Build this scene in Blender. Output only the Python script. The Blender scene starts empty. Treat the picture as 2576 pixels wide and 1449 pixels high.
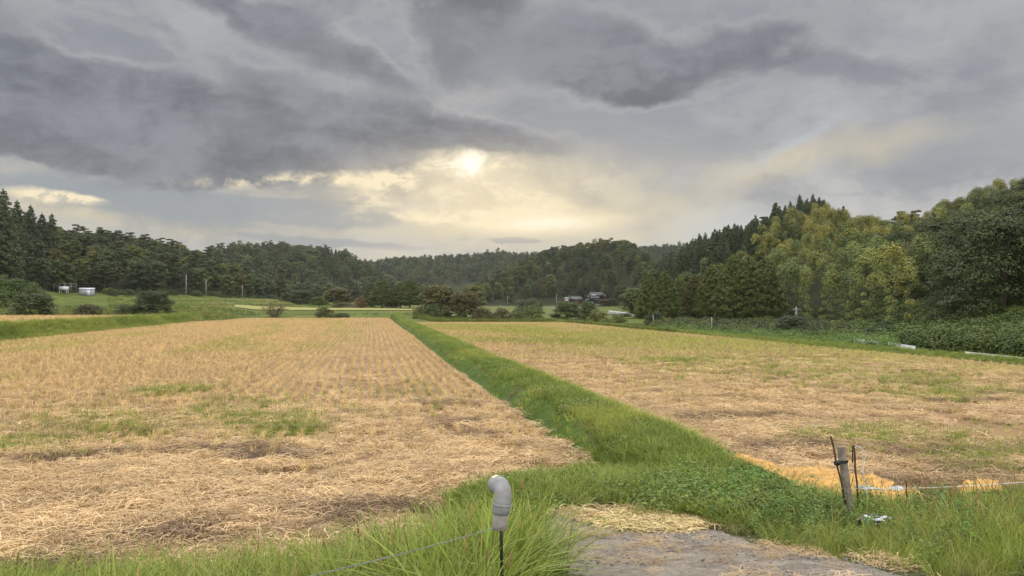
import bpy, math, random
import numpy as np
from mathutils import Vector

R = math.radians
rng = np.random.default_rng(7)
random.seed(7)
C = bpy.context.scene.collection
SC = bpy.context.scene

# ------------------------------------------------------------------ camera
# world: +Y runs along the stubble rows, field level is z = 0, metres
F, CX, CY, HOR = 1946.0, 1288.0, 724.5, 765.0        # photograph seen 2576 px wide
EYE = 2.4
YAW = math.atan((CX - 932) / F)
PITCH = math.atan((HOR - CY) / F)
cam_d = bpy.data.cameras.new('camera')
cam_d.sensor_width = 36.0
cam_d.lens = 36.0 * F / 2576.0
cam_d.clip_start = 0.05
cam_d.clip_end = 6000
cam = bpy.data.objects.new('camera', cam_d)
C.objects.link(cam)
cam.location = (0, 0, EYE)
cam.rotation_euler = (R(90) + PITCH, 0, -YAW)
SC.camera = cam
SC.view_settings.view_transform = 'Standard'
SC.view_settings.look = 'None'
SC.view_settings.exposure = 0.0
SC.view_settings.gamma = 1.0
SC.cycles.max_bounces = 6
SC.cycles.diffuse_bounces = 3
SC.cycles.transmission_bounces = 4
SC.cycles.transparent_max_bounces = 6
SC.cycles.volume_bounces = 0
SC.cycles.sample_clamp_indirect = 3.0

FW = np.array([math.sin(YAW), math.cos(YAW)])
RT = np.array([math.cos(YAW), -math.sin(YAW)])


def at(px, d, py=None, z=None):
    """world point that many metres ahead, in the direction of a photograph column"""
    s = (px - CX) / F * d
    p = FW * d + RT * s
    if z is None:
        z = EYE + (HOR - py) / F * d
    return Vector((p[0], p[1], z))


# ------------------------------------------------------------------ node helper
class NB:
    def __init__(self, tree):
        self.t = tree
        self.n = tree.nodes
        self.l = tree.links

    def put(self, sock, v):
        if v is None:
            return
        if isinstance(v, bpy.types.NodeSocket):
            self.l.new(v, sock)
        else:
            sock.default_value = v

    def math(self, op, a, b=None, c=None, clamp=False):
        n = self.n.new('ShaderNodeMath')
        n.operation = op
        n.use_clamp = clamp
        for i, v in enumerate((a, b, c)):
            self.put(n.inputs[i], v)
        return n.outputs[0]

    def vmath(self, op, a, b=None, scale=None):
        n = self.n.new('ShaderNodeVectorMath')
        n.operation = op
        self.put(n.inputs[0], a)
        self.put(n.inputs[1], b)
        if scale is not None:
            self.put(n.inputs['Scale'], scale)
        return n.outputs['Value'] if op in ('LENGTH', 'DOT_PRODUCT', 'DISTANCE') else n.outputs[0]

    def mix(self, f, a, b, blend='MIX'):
        n = self.n.new('ShaderNodeMix')
        n.data_type = 'RGBA'
        n.blend_type = blend
        n.clamp_factor = True
        self.put(n.inputs[0], f)
        for s, v in ((n.inputs[6], a), (n.inputs[7], b)):
            if isinstance(v, (tuple, list)) and len(v) == 3:
                v = (*v, 1)
            self.put(s, v)
        return n.outputs[2]

    def noise(self, vec, scale, detail=4, rough=0.55, dist=0.0, out='Fac'):
        n = self.n.new('ShaderNodeTexNoise')
        self.put(n.inputs['Vector'], vec)
        n.inputs['Scale'].default_value = scale
        n.inputs['Detail'].default_value = detail
        n.inputs['Roughness'].default_value = rough
        n.inputs['Distortion'].default_value = dist
        return n.outputs[out]

    def smooth(self, v, a, b, lo=0.0, hi=1.0):
        n = self.n.new('ShaderNodeMapRange')
        n.interpolation_type = 'SMOOTHSTEP'
        self.put(n.inputs[0], v)
        n.inputs[1].default_value = a
        n.inputs[2].default_value = b
        n.inputs[3].default_value = lo
        n.inputs[4].default_value = hi
        return n.outputs[0]

    def xyz(self, x, y, z=0.0):
        n = self.n.new('ShaderNodeCombineXYZ')
        for i, v in enumerate((x, y, z)):
            self.put(n.inputs[i], v)
        return n.outputs[0]

    def sep(self, v):
        n = self.n.new('ShaderNodeSeparateXYZ')
        self.l.new(v, n.inputs[0])
        return n.outputs

    def mapping(self, v, loc=(0, 0, 0), rot=(0, 0, 0), scale=(1, 1, 1), kind='POINT'):
        n = self.n.new('ShaderNodeMapping')
        n.vector_type = kind
        self.l.new(v, n.inputs[0])
        n.inputs[1].default_value = loc
        n.inputs[2].default_value = rot
        n.inputs[3].default_value = scale
        return n.outputs[0]


def lin(r, g, b):
    f = lambda c: (c / 255 / 12.92) if c / 255 <= 0.04045 else ((c / 255 + 0.055) / 1.055) ** 2.4
    return (f(r), f(g), f(b))


# ------------------------------------------------------------------ world: sky with clouds, placed by direction
SUN_AZ = math.atan((1180 - CX) / F) + YAW      # clockwise from +Y
SUN_EL = R(10.5)
FILL_LOW, FILL_UP = 1.7, 2.5      # added fill light from the unseen sky, low behind the viewer and overhead
world = bpy.data.worlds.new('World')
SC.world = world
world.use_nodes = True
wt = world.node_tree
wt.nodes.clear()
W = NB(wt)
tc = wt.nodes.new('ShaderNodeTexCoord').outputs['Generated']
dirv = W.mapping(tc, rot=(0, 0, YAW))            # heading of the valley becomes +Y
dx, dy, dz = W.sep(dirv)
az = W.math('ARCTAN2', dx, dy)
el = W.math('ARCSINE', W.math('MAXIMUM', W.math('MINIMUM', dz, 1.0), -1.0))
P0 = W.xyz(az, el)
# domain warp, three sizes
w1 = W.vmath('SUBTRACT', W.noise(W.mapping(P0, scale=(1, 1.9, 1)), 3.2, 3, 0.5, out='Color'), (0.5, 0.5, 0.5))
w2 = W.vmath('SUBTRACT', W.noise(W.mapping(P0, scale=(1, 1.7, 1)), 13.0, 5, 0.6, out='Color'), (0.5, 0.5, 0.5))
P = W.vmath('ADD', P0, W.vmath('MULTIPLY', w1, (0.17, 0.085, 0.0)))
P = W.vmath('ADD', P, W.vmath('MULTIPLY', w2, (0.085, 0.045, 0.0)))
PS = W.vmath('ADD', P0, W.vmath('MULTIPLY', w2, (0.06, 0.022, 0.0)))


def blob(p, px, py, rx, ry, rot=0.0, amp=1.0, soft=0.0):
    a = math.atan((px - CX) / F)
    e = math.atan((HOR - py) / math.hypot(F, px - CX))
    m = W.mapping(p, loc=(a, e, 0), rot=(0, 0, R(rot)), scale=(rx / F, ry / F, 1), kind='TEXTURE')
    v = W.smooth(W.vmath('LENGTH', m), 1.25, soft)
    return W.math('MULTIPLY', v, amp)


def total(lst):
    s = lst[0]
    for v in lst[1:]:
        s = W.math('ADD', s, v)
    return s


# clouds seen from below: noise laid out on a flat cloud deck
deckd = W.math('ADD', W.math('MAXIMUM', dz, 0.0), 0.12)
deck = W.xyz(W.math('DIVIDE', dx, deckd), W.math('DIVIDE', dy, deckd))
nd = W.noise(deck, 1.25, 8, 0.58, 0.5)
nfine = W.noise(W.mapping(P0, scale=(1, 2.4, 1)), 9.0, 9, 0.62, 0.5)
nlump = W.noise(W.mapping(P0, loc=(3.1, 1.7, 0), scale=(1, 1.6, 1)), 6.5, 10, 0.6, 0.35)

dark = total([
    blob(P, 430, 325, 800, 120, -5, 1.0, 0.45), blob(P, 1060, 325, 440, 62, -6, 1.0, 0.4),
    blob(P, 820, 395, 150, 45, -5, 0.8, 0.3), blob(P, 350, 425, 420, 30, -3, 0.55, 0.3),
    blob(P, 620, 400, 420, 36, -3, 0.55, 0.3), blob(P, 180, 385, 400, 32, -5, 0.5, 0.3),
    blob(P, 720, 70, 400, 62, -24, 0.85, 0.35),
    blob(P, 640, 215, 300, 60, -20, 0.6, 0.2), blob(P, 1140, 80, 200, 170, 35, 0.75, 0.3), blob(P, 930, 160, 90, 40, -20, 0.5, 0.2),
    blob(P, 1500, 140, 210, 115, -12, 1.05, 0.35), blob(P, 1790, 140, 290, 78, 10, 0.85, 0.3),
    blob(P, 1560, 225, 120, 50, 0, 0.5, 0.2),
    blob(P, 2110, 170, 230, 50, -8, 0.5, 0.2), blob(P, 110, 170, 330, 70, -10, 0.65, 0.3),
    blob(P, 100, 30, 420, 50, 0, 0.35, 0.2), blob(P, 2480, 120, 260, 160, 20, 0.25),
    blob(P, 1000, 10, 700, 50, 0, 0.35, 0.2), blob(P, 1250, 378, 150, 20, 0, 0.5, 0.3)])
hole = total([blob(P, 300, 110, 190, 60, -8, 0.7, 0.2), blob(P, 1420, 40, 130, 110, -30, 0.35), blob(P, 980, 150, 110, 150, 30, 0.45),
              blob(P, 1330, 260, 260, 45, 0, 0.3)])
dsum = W.math('SUBTRACT', dark, hole)
dsum = W.math('ADD', dsum, W.math('MULTIPLY', W.math('SUBTRACT', nd, 0.5), 0.95))
dsum = W.math('ADD', dsum, W.math('MULTIPLY', W.math('SUBTRACT', nlump, 0.5), 2.0))
ncur = W.noise(W.mapping(P0, loc=(7, 2, 0), scale=(1, 1.4, 1)), 24.0, 8, 0.62, 0.4)
dsum = W.math('ADD', dsum, W.math('MULTIPLY', W.math('SUBTRACT', ncur, 0.5), 0.8))
dmask = W.smooth(dsum, 0.04, 0.98)
shade = W.smooth(W.math('ADD', total([blob(P, 500, 250, 1000, 240, -6, 0.8, 0.3), blob(P, 1650, 130, 620, 160, 0, 0.7, 0.2), blob(P, 300, 520, 800, 60, -3, 0.4, 0.2)]),
                 W.math('MULTIPLY', W.math('SUBTRACT', nlump, 0.5), 2.2)), 0.1, 1.0)
mid = total([
    blob(PS, 330, 500, 620, 40, -3, 0.9, 0.3), blob(PS, 730, 528, 300, 34, -4, 0.8, 0.3),
    blob(PS, 830, 612, 330, 16, -3, 0.8, 0.2), blob(PS, 1245, 577, 56, 8, 0, 1.0, 0.3),
    blob(PS, 1290, 604, 80, 9, -2, 1.0, 0.3), blob(PS, 1160, 602, 50, 7, 0, 0.5),
    blob(PS, 1130, 500, 170, 30, 0, 0.4), blob(PS, 2380, 462, 150, 10, 6, 0.6),
    blob(PS, 2130, 490, 80, 8, 0, 0.5),
    blob(PS, 1560, 420, 320, 100, -18, 0.25), blob(PS, 2500, 370, 300, 40, 8, 0.4),
    blob(PS, 560, 570, 380, 22, -2, 0.5), blob(PS, 1560, 470, 260, 26, 0, 0.3)])
mmask = W.smooth(W.math('ADD', mid, W.math('MULTIPLY', W.math('SUBTRACT', nfine, 0.5), 0.8)), 0.15, 0.8)

# the lit cloud deck behind: grey up high, cream towards the horizon
hi = W.smooth(el, R(1.5), R(14))
base = W.mix(hi, lin(205, 200, 184), lin(152, 155, 162))
rgt = W.smooth(az, R(6), R(26))
base = W.mix(W.math('MULTIPLY', rgt, W.smooth(el, R(13), R(4))), base, lin(208, 205, 201))
base = W.mix(W.smooth(nd, 0.42, 0.7, 0.0, 0.7), base, lin(188, 189, 190))
base = W.mix(W.math('MULTIPLY', W.smooth(nlump, 0.4, 0.65), W.smooth(el, R(3), R(9), 0.25, 0.75)), base, lin(146, 150, 158))
base = W.mix(W.smooth(nfine, 0.5, 0.72, 0.0, 0.3), base, lin(150, 156, 164))
blu = total([blob(P, 1830, 560, 230, 50, 4, 0.8), blob(P, 1960, 385, 150, 30, 30, 0.6)])
base = W.mix(blu, base, lin(190, 199, 208))
warm = total([blob(P, 1180, 470, 430, 130, 0, 0.85), blob(P, 2080, 400, 330, 50, 10, 0.6),
              blob(P, 1500, 550, 520, 70, 0, 0.5), blob(P, 420, 548, 640, 30, -3, 0.6)])
base = W.mix(W.math('MINIMUM', W.math('MULTIPLY', warm, W.smooth(nfine, 0.25, 0.6, 1.0, 0.55)), 0.9), base, lin(238, 219, 172))
base = W.mix(W.math('MULTIPLY', shade, 0.75), base, lin(140, 144, 152))
c = W.mix(W.math('MULTIPLY', mmask, 0.82), base, lin(152, 158, 164))
dvar = W.math('ADD', W.math('MULTIPLY', nd, 0.6), W.math('MULTIPLY', nlump, 0.4))
dvar = W.math('ADD', dvar, W.math('MULTIPLY', W.math('SUBTRACT', ncur, 0.5), 0.35))
rim = W.math('MULTIPLY', W.math('MULTIPLY', W.smooth(dsum, -0.18, 0.14), W.math('SUBTRACT', 1.0, dmask)), W.smooth(el, R(8), R(12)))
c = W.mix(W.math('MULTIPLY', rim, 0.3), c, lin(186, 185, 183))
dcol = W.mix(W.smooth(dvar, 0.38, 0.62), lin(106, 110, 118), lin(141, 144, 152))
c = W.mix(W.math('MULTIPLY', dmask, 0.95), c, dcol)
# gaps where the low sun shines through
broken = W.smooth(W.math('ADD', W.math('MULTIPLY', nfine, 0.6), W.math('MULTIPLY', ncur, 0.4)), 0.45, 0.6)
gap = total([W.math('MULTIPLY', W.smooth(ncur, 0.35, 0.6, 0.45, 1.1), blob(PS, 1185, 414, 120, 44, -6, 1.1, 0.0)), W.math('MULTIPLY', W.smooth(nfine, 0.3, 0.6, 0.6, 1.1), blob(P0, 1350, 558, 230, 42, 0, 1.0, 0.1)), blob(P0, 1270, 490, 520, 140, 0, 0.42),
             W.math('MULTIPLY', broken, blob(PS, 740, 452, 300, 24, 3, 1.2)),
             W.math('MULTIPLY', broken, blob(PS, 980, 462, 150, 50, 30, 0.65)),
             W.math('MULTIPLY', broken, blob(PS, 1260, 480, 420, 110, 0, 0.6)),
             W.math('MULTIPLY', broken, blob(PS, 1150, 548, 420, 24, 0, 0.8)),
             W.math('MULTIPLY', W.smooth(ncur, 0.4, 0.55, 0.25, 1.0), blob(PS, 125, 494, 100, 17, -4, 1.3, 0.2)), blob(PS, 210, 497, 46, 7, -6, 0.8)])
c = W.mix(W.math('MINIMUM', gap, 1.0), c, lin(250, 234, 198))
core = W.math('MULTIPLY', blob(PS, 1182, 412, 95, 40, -8, 1.0, 0.0), W.smooth(ncur, 0.40, 0.6, 0.1, 1.0))
c = W.mix(core, c, (1.15, 1.10, 0.96))
core2 = W.math('MULTIPLY', blob(P0, 1375, 562, 120, 22, 0, 1.0, 0.0), W.smooth(nfine, 0.35, 0.6, 0.4, 1.0))
c = W.mix(core2, c, (1.08, 1.02, 0.84))
# unseen sky overhead and behind the viewer, brightened to light fields and trees
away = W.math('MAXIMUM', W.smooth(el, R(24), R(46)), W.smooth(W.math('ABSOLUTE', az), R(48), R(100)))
nish = wt.nodes.new('ShaderNodeTexSky')
nish.sky_type = 'NISHITA'
nish.sun_disc = False
nish.sun_elevation = SUN_EL
nish.sun_rotation = SUN_AZ
clear = W.vmath('SCALE', nish.outputs[0], scale=0.10)
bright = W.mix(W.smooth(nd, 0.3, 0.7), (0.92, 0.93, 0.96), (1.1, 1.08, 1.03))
bright = W.vmath('SCALE', bright, scale=W.smooth(el, R(5), R(60), FILL_LOW, FILL_UP))
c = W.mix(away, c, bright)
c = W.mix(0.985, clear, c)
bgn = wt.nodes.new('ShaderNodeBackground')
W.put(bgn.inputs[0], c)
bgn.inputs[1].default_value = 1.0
wo = wt.nodes.new('ShaderNodeOutputWorld')
wt.links.new(bgn.outputs[0], wo.inputs[0])

sun_d = bpy.data.lights.new('sun', 'SUN')
sun_d.energy = 0.8
sun_d.angle = R(14)
sun_d.color = (1.0, 0.90, 0.72)
sun = bpy.data.objects.new('sun', sun_d)
C.objects.link(sun)
sun.location = (0, 0, 60)
sv = Vector((math.sin(SUN_AZ) * math.cos(SUN_EL), math.cos(SUN_AZ) * math.cos(SUN_EL), math.sin(SUN_EL)))
sun.rotation_euler = sv.to_track_quat('Z', 'Y').to_euler()


# ------------------------------------------------------------------ mesh helpers
class MB:
    """collects quads and triangles, then links them as ONE mesh object"""

    def __init__(self):
        self.v, self.f, self.s, self.m, self.n = [], [], [], [], 0

    def add(self, verts, faces, mat=0):
        verts = np.asarray(verts, float).reshape(-1, 3)
        faces = np.asarray(faces, np.int64)
        self.v.append(verts)
        self.f.append((faces + self.n).ravel())
        self.s.append(np.full(len(faces), faces.shape[1], np.int64))
        self.m.append(np.full(len(faces), mat, np.int64))
        self.n += len(verts)
        return self

    def grid(self, X, Y, Z, mat=0):
        nu, nv = X.shape
        V = np.stack([X, Y, Z], -1).reshape(-1, 3)
        i = np.arange(nu - 1)[:, None] * nv + np.arange(nv - 1)[None, :]
        i = i.ravel()
        return self.add(V, np.stack([i, i + nv, i + nv + 1, i + 1], 1), mat)

    def box(self, c, s, mat=0, rz=0.0, top=1.0):
        x, y, z = np.array(s) / 2
        V = np.array([(a * x * (top if k > 0 else 1), b * y * (top if k > 0 else 1), k * z) for k in (-1, 1) for a, b in ((-1, -1), (1, -1), (1, 1), (-1, 1))], float)
        cz, sz = math.cos(rz), math.sin(rz)
        V[:, :2] = V[:, :2] @ np.array([[cz, sz], [-sz, cz]])
        V += np.array(c)
        return self.add(V, [(0, 3, 2, 1), (4, 5, 6, 7), (0, 1, 5, 4), (1, 2, 6, 5), (2, 3, 7, 6), (3, 0, 4, 7)], mat)

    def tube(self, path, rad, n=8, mat=0, cap=True):
        path = np.asarray(path, float)
        k = len(path)
        rad = np.broadcast_to(np.asarray(rad, float), (k,))
        t = np.gradient(path, axis=0)
        t /= np.linalg.norm(t, axis=1)[:, None] + 1e-9
        up = np.array((0, 0, 1.0)) if abs(t[0, 2]) < 0.9 else np.array((1.0, 0, 0))
        u = np.cross(t[0], up)
        u /= np.linalg.norm(u)
        rings = []
        a = np.arange(n) / n * 2 * math.pi
        for i in range(k):
            u = u - t[i] * (u @ t[i])
            u /= np.linalg.norm(u) + 1e-9
            w = np.cross(t[i], u)
            rings.append(path[i] + rad[i] * (np.cos(a)[:, None] * u + np.sin(a)[:, None] * w))
        V = np.concatenate(rings)
        fs = [(i * n + j, i * n + (j + 1) % n, (i + 1) * n + (j + 1) % n, (i + 1) * n + j) for i in range(k - 1) for j in range(n)]
        if cap:
            V = np.concatenate([V, path[:1], path[-1:]])
            self.add(V, fs, mat)
            b = self.n - len(V)
            tri = [(k * n, (j + 1) % n, j) for j in range(n)] + [(k * n + 1, (k - 1) * n + j, (k - 1) * n + (j + 1) % n) for j in range(n)]
            self.f.append((np.array(tri) + b).ravel())
            self.s.append(np.full(len(tri), 3))
            self.m.append(np.full(len(tri), mat))
            return self
        return self.add(V, fs, mat)

    def mesh(self, name, mats, smooth=False):
        V = np.concatenate(self.v)
        L = np.concatenate(self.f)
        S = np.concatenate(self.s)
        M = np.concatenate(self.m)
        me = bpy.data.meshes.new(name)
        me.vertices.add(len(V))
        me.vertices.foreach_set('co', V.astype(np.float32).ravel())
        me.loops.add(len(L))
        me.loops.foreach_set('vertex_index', L.astype(np.int32))
        me.polygons.add(len(S))
        me.polygons.foreach_set('loop_start', np.concatenate([[0], np.cumsum(S)[:-1]]).astype(np.int32))
        me.polygons.foreach_set('loop_total', S.astype(np.int32))
        me.polygons.foreach_set('material_index', M.astype(np.int32))
        if smooth:
            me.polygons.foreach_set('use_smooth', np.ones(len(S), bool))
        for m in (mats if isinstance(mats, (list, tuple)) else [mats]):
            me.materials.append(m)
        me.update(calc_edges=True)
        return me

    def build(self, name, mats, parent=None, smooth=False, loc=None):
        o = bpy.data.objects.new(name, self.mesh(name, mats, smooth))
        C.objects.link(o)
        if parent is not None:
            o.parent = parent
        if loc is not None:
            o.location = loc
        return o


def tag(o, label=None, cat=None, group=None, kind=None):
    for k, v in (('label', label), ('category', cat), ('group', group), ('kind', kind)):
        if v:
            o[k] = v
    return o


def empty(name, loc, rz=0.0, label=None, cat=None, group=None, s=1.0):
    o = bpy.data.objects.new(name, None)
    C.objects.link(o)
    o.location = loc
    o.rotation_euler = (0, 0, rz)
    o.scale = (s, s, s)
    o.empty_display_size = 0.2
    return tag(o, label, cat, group)


def put(name, mesh, parent=None, loc=None, rz=0.0, s=1.0):
    o = bpy.data.objects.new(name, mesh)
    C.objects.link(o)
    if parent is not None:
        o.parent = parent
    if loc is not None:
        o.location = loc
    o.rotation_euler = (0, 0, rz)
    o.scale = (s, s, s) if np.isscalar(s) else s
    return o


def cards(Pc, N, L, Wd, rg):
    """leaf-shaped quads: long diamonds lying square to N"""
    n = len(Pc)
    N = N / (np.linalg.norm(N, axis=1)[:, None] + 1e-9)
    a = rg.normal(size=(n, 3))
    T = np.cross(N, a)
    T /= np.linalg.norm(T, axis=1)[:, None] + 1e-9
    B = np.cross(N, T)
    L = np.broadcast_to(L, (n,))[:, None] * rg.uniform(0.7, 1.3, (n, 1))
    Wd = np.broadcast_to(Wd, (n,))[:, None] * rg.uniform(0.7, 1.3, (n, 1))
    V = np.stack([Pc - T * L * 0.5, Pc - B * Wd * 0.5 + T * L * 0.1, Pc + T * L * 0.5 - N * L * 0.12, Pc + B * Wd * 0.5 + T * L * 0.1], 1)
    return V.reshape(-1, 3), np.arange(n * 4).reshape(n, 4)


def puff(mb, c, r, n, leaf, rg, mat=0, up=0.5, wide=0.62, low=-0.35):
    """one leaf clump: leaves spread through the outer part of an ellipsoid"""
    d = rg.normal(size=(int(n * 1.6), 3))
    d /= np.linalg.norm(d, axis=1)[:, None]
    d = d[d[:, 2] > low][:n]
    k = len(d)
    rad = rg.uniform(0.45, 1.08, (k, 1)) ** 0.6
    Pc = np.array(c) + d * np.array(r) * rad
    N = d / np.array(r) * np.mean(r) + np.array((0, 0, up)) + rg.normal(size=(k, 3)) * 0.3
    V, Fc = cards(Pc, N, leaf, leaf * wide, rg)
    mb.add(V, Fc, mat)


# ------------------------------------------------------------------ materials
def new_mat(name):
    m = bpy.data.materials.new(name)
    m.use_nodes = True
    t = m.node_tree
    t.nodes.clear()
    return m, NB(t)


def finish(nb, shader):
    o = nb.n.new('ShaderNodeOutputMaterial')
    nb.l.new(shader, o.inputs[0])


def bsdf(nb, col, rough=0.8, spec=0.2, metal=0.0, bump=None, bdist=0.01, bstr=0.6):
    n = nb.n.new('ShaderNodeBsdfPrincipled')
    if isinstance(col, (tuple, list)) and len(col) == 3:
        col = (*col, 1)
    nb.put(n.inputs['Base Color'], col)
    nb.put(n.inputs['Roughness'], rough)
    n.inputs['Specular IOR Level'].default_value = spec
    n.inputs['Metallic'].default_value = metal
    if bump is not None:
        b = nb.n.new('ShaderNodeBump')
        b.inputs['Strength'].default_value = bstr
        b.inputs['Distance'].default_value = bdist
        nb.put(b.inputs['Height'], bump)
        nb.l.new(b.outputs[0], n.inputs['Normal'])
    return n.outputs[0]


def leaf_mat(name, cols, tr=0.3, rough=0.6, spec=0.25, dry=None, objvar=0.5):
    """foliage: colour differs from leaf to leaf and from plant to plant; some light passes through"""
    m, nb = new_mat(name)
    geo = nb.n.new('ShaderNodeNewGeometry')
    isl = geo.outputs['Random Per Island']
    oi = nb.n.new('ShaderNodeObjectInfo').outputs['Random']
    f = nb.math('ADD', nb.math('MULTIPLY', isl, 1 - objvar), nb.math('MULTIPLY', oi, objvar))
    r = nb.n.new('ShaderNodeValToRGB')
    r.color_ramp.elements[0].color = (*cols[0], 1)
    r.color_ramp.elements[1].color = (*cols[-1], 1)
    r.color_ramp.elements[0].position = 0.15
    r.color_ramp.elements[1].position = 0.85
    for i, cc in enumerate(cols[1:-1]):
        e = r.color_ramp.elements.new(0.15 + 0.7 * (i + 1) / (len(cols) - 1))
        e.color = (*cc, 1)
    nb.put(r.inputs[0], f)
    col = r.outputs[0]
    if dry is not None:
        col = nb.mix(nb.smooth(isl, 1 - dry[1], 1 - dry[1] + 0.04), col, dry[0])
    s = bsdf(nb, col, rough, spec)
    t = nb.n.new('ShaderNodeBsdfTranslucent')
    nb.put(t.inputs[0], nb.mix(0.5, col, (0.2, 0.28, 0.03), 'MIX') if tr > 0.2 else col)
    mx = nb.n.new('ShaderNodeMixShader')
    mx.inputs[0].default_value = tr
    nb.l.new(s, mx.inputs[1])
    nb.l.new(t.outputs[0], mx.inputs[2])
    finish(nb, mx.outputs[0])
    return m


def blade_mat(name, cols, tr=0.3, other=None):
    """grass and straw: each blade has its own tone; an instancer attribute 'tint' leads towards OTHER"""
    m, nb = new_mat(name)
    geo = nb.n.new('ShaderNodeNewGeometry')
    isl = geo.outputs['Random Per Island']
    r = nb.n.new('ShaderNodeValToRGB')
    r.color_ramp.elements[0].color = (*cols[0], 1)
    r.color_ramp.elements[1].color = (*cols[-1], 1)
    for i, cc in enumerate(cols[1:-1]):
        e = r.color_ramp.elements.new((i + 1) / (len(cols) - 1))
        e.color = (*cc, 1)
    nb.put(r.inputs[0], isl)
    col = r.outputs[0]
    if other is not None:
        a = nb.n.new('ShaderNodeAttribute')
        a.attribute_type = 'INSTANCER'
        a.attribute_name = 'tint'
        col = nb.mix(a.outputs['Fac'], col, other)
    oi = nb.n.new('ShaderNodeObjectInfo').outputs['Random']
    hsv = nb.n.new('ShaderNodeHueSaturation')
    nb.put(hsv.inputs['Value'], nb.smooth(oi, 0, 1, 0.72, 1.25))
    nb.put(hsv.inputs['Color'], col)
    col = hsv.outputs[0]
    s = bsdf(nb, col, 0.6, 0.25)
    t = nb.n.new('ShaderNodeBsdfTranslucent')
    nb.put(t.inputs[0], col)
    mx = nb.n.new('ShaderNodeMixShader')
    mx.inputs[0].default_value = tr
    nb.l.new(s, mx.inputs[1])
    nb.l.new(t.outputs[0], mx.inputs[2])
    finish(nb, mx.outputs[0])
    return m


def ground_mat(name, cols, scales, rough=0.95, bump=0.02):
    """cols[0] broken by noise towards the following colours"""
    m, nb = new_mat(name)
    pos = nb.n.new('ShaderNodeNewGeometry').outputs['Position']
    col = (*cols[0], 1)
    for cc, (sc, lo, hi_) in zip(cols[1:], scales):
        col = nb.mix(nb.smooth(nb.noise(pos, sc, 5, 0.6), lo, hi_), col, cc)
    h = nb.noise(pos, 26, 5, 0.65)
    finish(nb, bsdf(nb, col, rough, 0.1, bump=h, bdist=bump))
    return m


def plain_mat(name, col, rough=0.6, spec=0.3, metal=0.0, var=0.25, scale=8.0, dirt=None, bump=0.0):
    m, nb = new_mat(name)
    tcn = nb.n.new('ShaderNodeTexCoord').outputs['Object']
    n1 = nb.noise(tcn, scale, 6, 0.6)
    cc = nb.mix(nb.smooth(n1, 0.3, 0.75), tuple(x * (1 - var) for x in col), tuple(min(1, x * (1 + var * 0.5)) for x in col))
    if dirt is not None:
        cc = nb.mix(nb.smooth(nb.noise(tcn, scale * 0.6, 7, 0.65), 0.5, 0.7, 0.0, 0.75), cc, dirt)
    finish(nb, bsdf(nb, cc, rough, spec, metal, bump=n1 if bump else None, bdist=bump))
    return m


M = {}
M['bark'] = plain_mat('bark', (0.10, 0.078, 0.06), 0.9, 0.1, var=0.5, scale=3)
M['cedar_bark'] = plain_mat('cedar_bark', (0.26, 0.23, 0.20), 0.9, 0.1, var=0.35, scale=3)
M['leaf_mix'] = leaf_mat('leaf_mix', [(0.036, 0.054, 0.017), (0.062, 0.088, 0.021), (0.095, 0.116, 0.024), (0.138, 0.138, 0.029)], 0.1, objvar=0.72)
M['leaf_dark'] = leaf_mat('leaf_dark', [(0.034, 0.05, 0.022), (0.054, 0.074, 0.026), (0.078, 0.1, 0.03)], 0.08, objvar=0.6)
M['leaf_lime'] = leaf_mat('leaf_lime', [(0.085, 0.12, 0.02), (0.14, 0.16, 0.025)], 0.25)
M['leaf_red'] = leaf_mat('leaf_red', [(0.11, 0.06, 0.035), (0.17, 0.085, 0.045)], 0.25)
M['leaf_brown'] = leaf_mat('leaf_brown', [(0.06, 0.06, 0.022), (0.11, 0.085, 0.03)], 0.2)
M['leaf_olive'] = leaf_mat('leaf_olive', [(0.06, 0.066, 0.018), (0.10, 0.10, 0.025), (0.14, 0.12, 0.03)], 0.15, objvar=0.3)
M['needle'] = leaf_mat('needle', [(0.036, 0.055, 0.028), (0.058, 0.08, 0.034), (0.086, 0.108, 0.038)], 0.08, objvar=0.45)
M['needle_front'] = leaf_mat('needle_front', [(0.062, 0.084, 0.02), (0.095, 0.118, 0.026), (0.135, 0.15, 0.032)], 0.1, objvar=0.25)
M['bamboo_leaf'] = leaf_mat('bamboo_leaf', [(0.10, 0.135, 0.045), (0.17, 0.205, 0.058), (0.27, 0.285, 0.07)], 0.06, objvar=0.72)
M['bamboo_gold'] = leaf_mat('bamboo_gold', [(0.14, 0.15, 0.038), (0.21, 0.208, 0.045), (0.29, 0.265, 0.055)], 0.06, objvar=0.72)
M['bamboo_culm'] = plain_mat('bamboo_culm', (0.06, 0.07, 0.04), 0.5, 0.3)
M['far_leaf'] = leaf_mat('far_leaf', [(0.032, 0.05, 0.022), (0.06, 0.083, 0.027), (0.112, 0.124, 0.034)], 0.08, objvar=0.8)
M['vine'] = leaf_mat('vine', [(0.04, 0.07, 0.014), (0.07, 0.105, 0.02), (0.105, 0.13, 0.026)], 0.12, objvar=0.5)
M['grass'] = blade_mat('grass', [(0.105, 0.16, 0.018), (0.155, 0.23, 0.024), (0.215, 0.28, 0.034), (0.3, 0.31, 0.08)], 0.35, other=(0.36, 0.29, 0.12))
M['short_grass'] = blade_mat('short_grass', [(0.115, 0.165, 0.032), (0.17, 0.23, 0.042), (0.235, 0.295, 0.06)], 0.35, other=(0.35, 0.36, 0.075))
M['meadow'] = blade_mat('meadow', [(0.065, 0.092, 0.015), (0.095, 0.125, 0.02), (0.13, 0.16, 0.028)], 0.25, other=(0.2, 0.185, 0.035))
M['seed'] = blade_mat('seed', [(0.34, 0.22, 0.09), (0.42, 0.32, 0.13)], 0.3)
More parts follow.
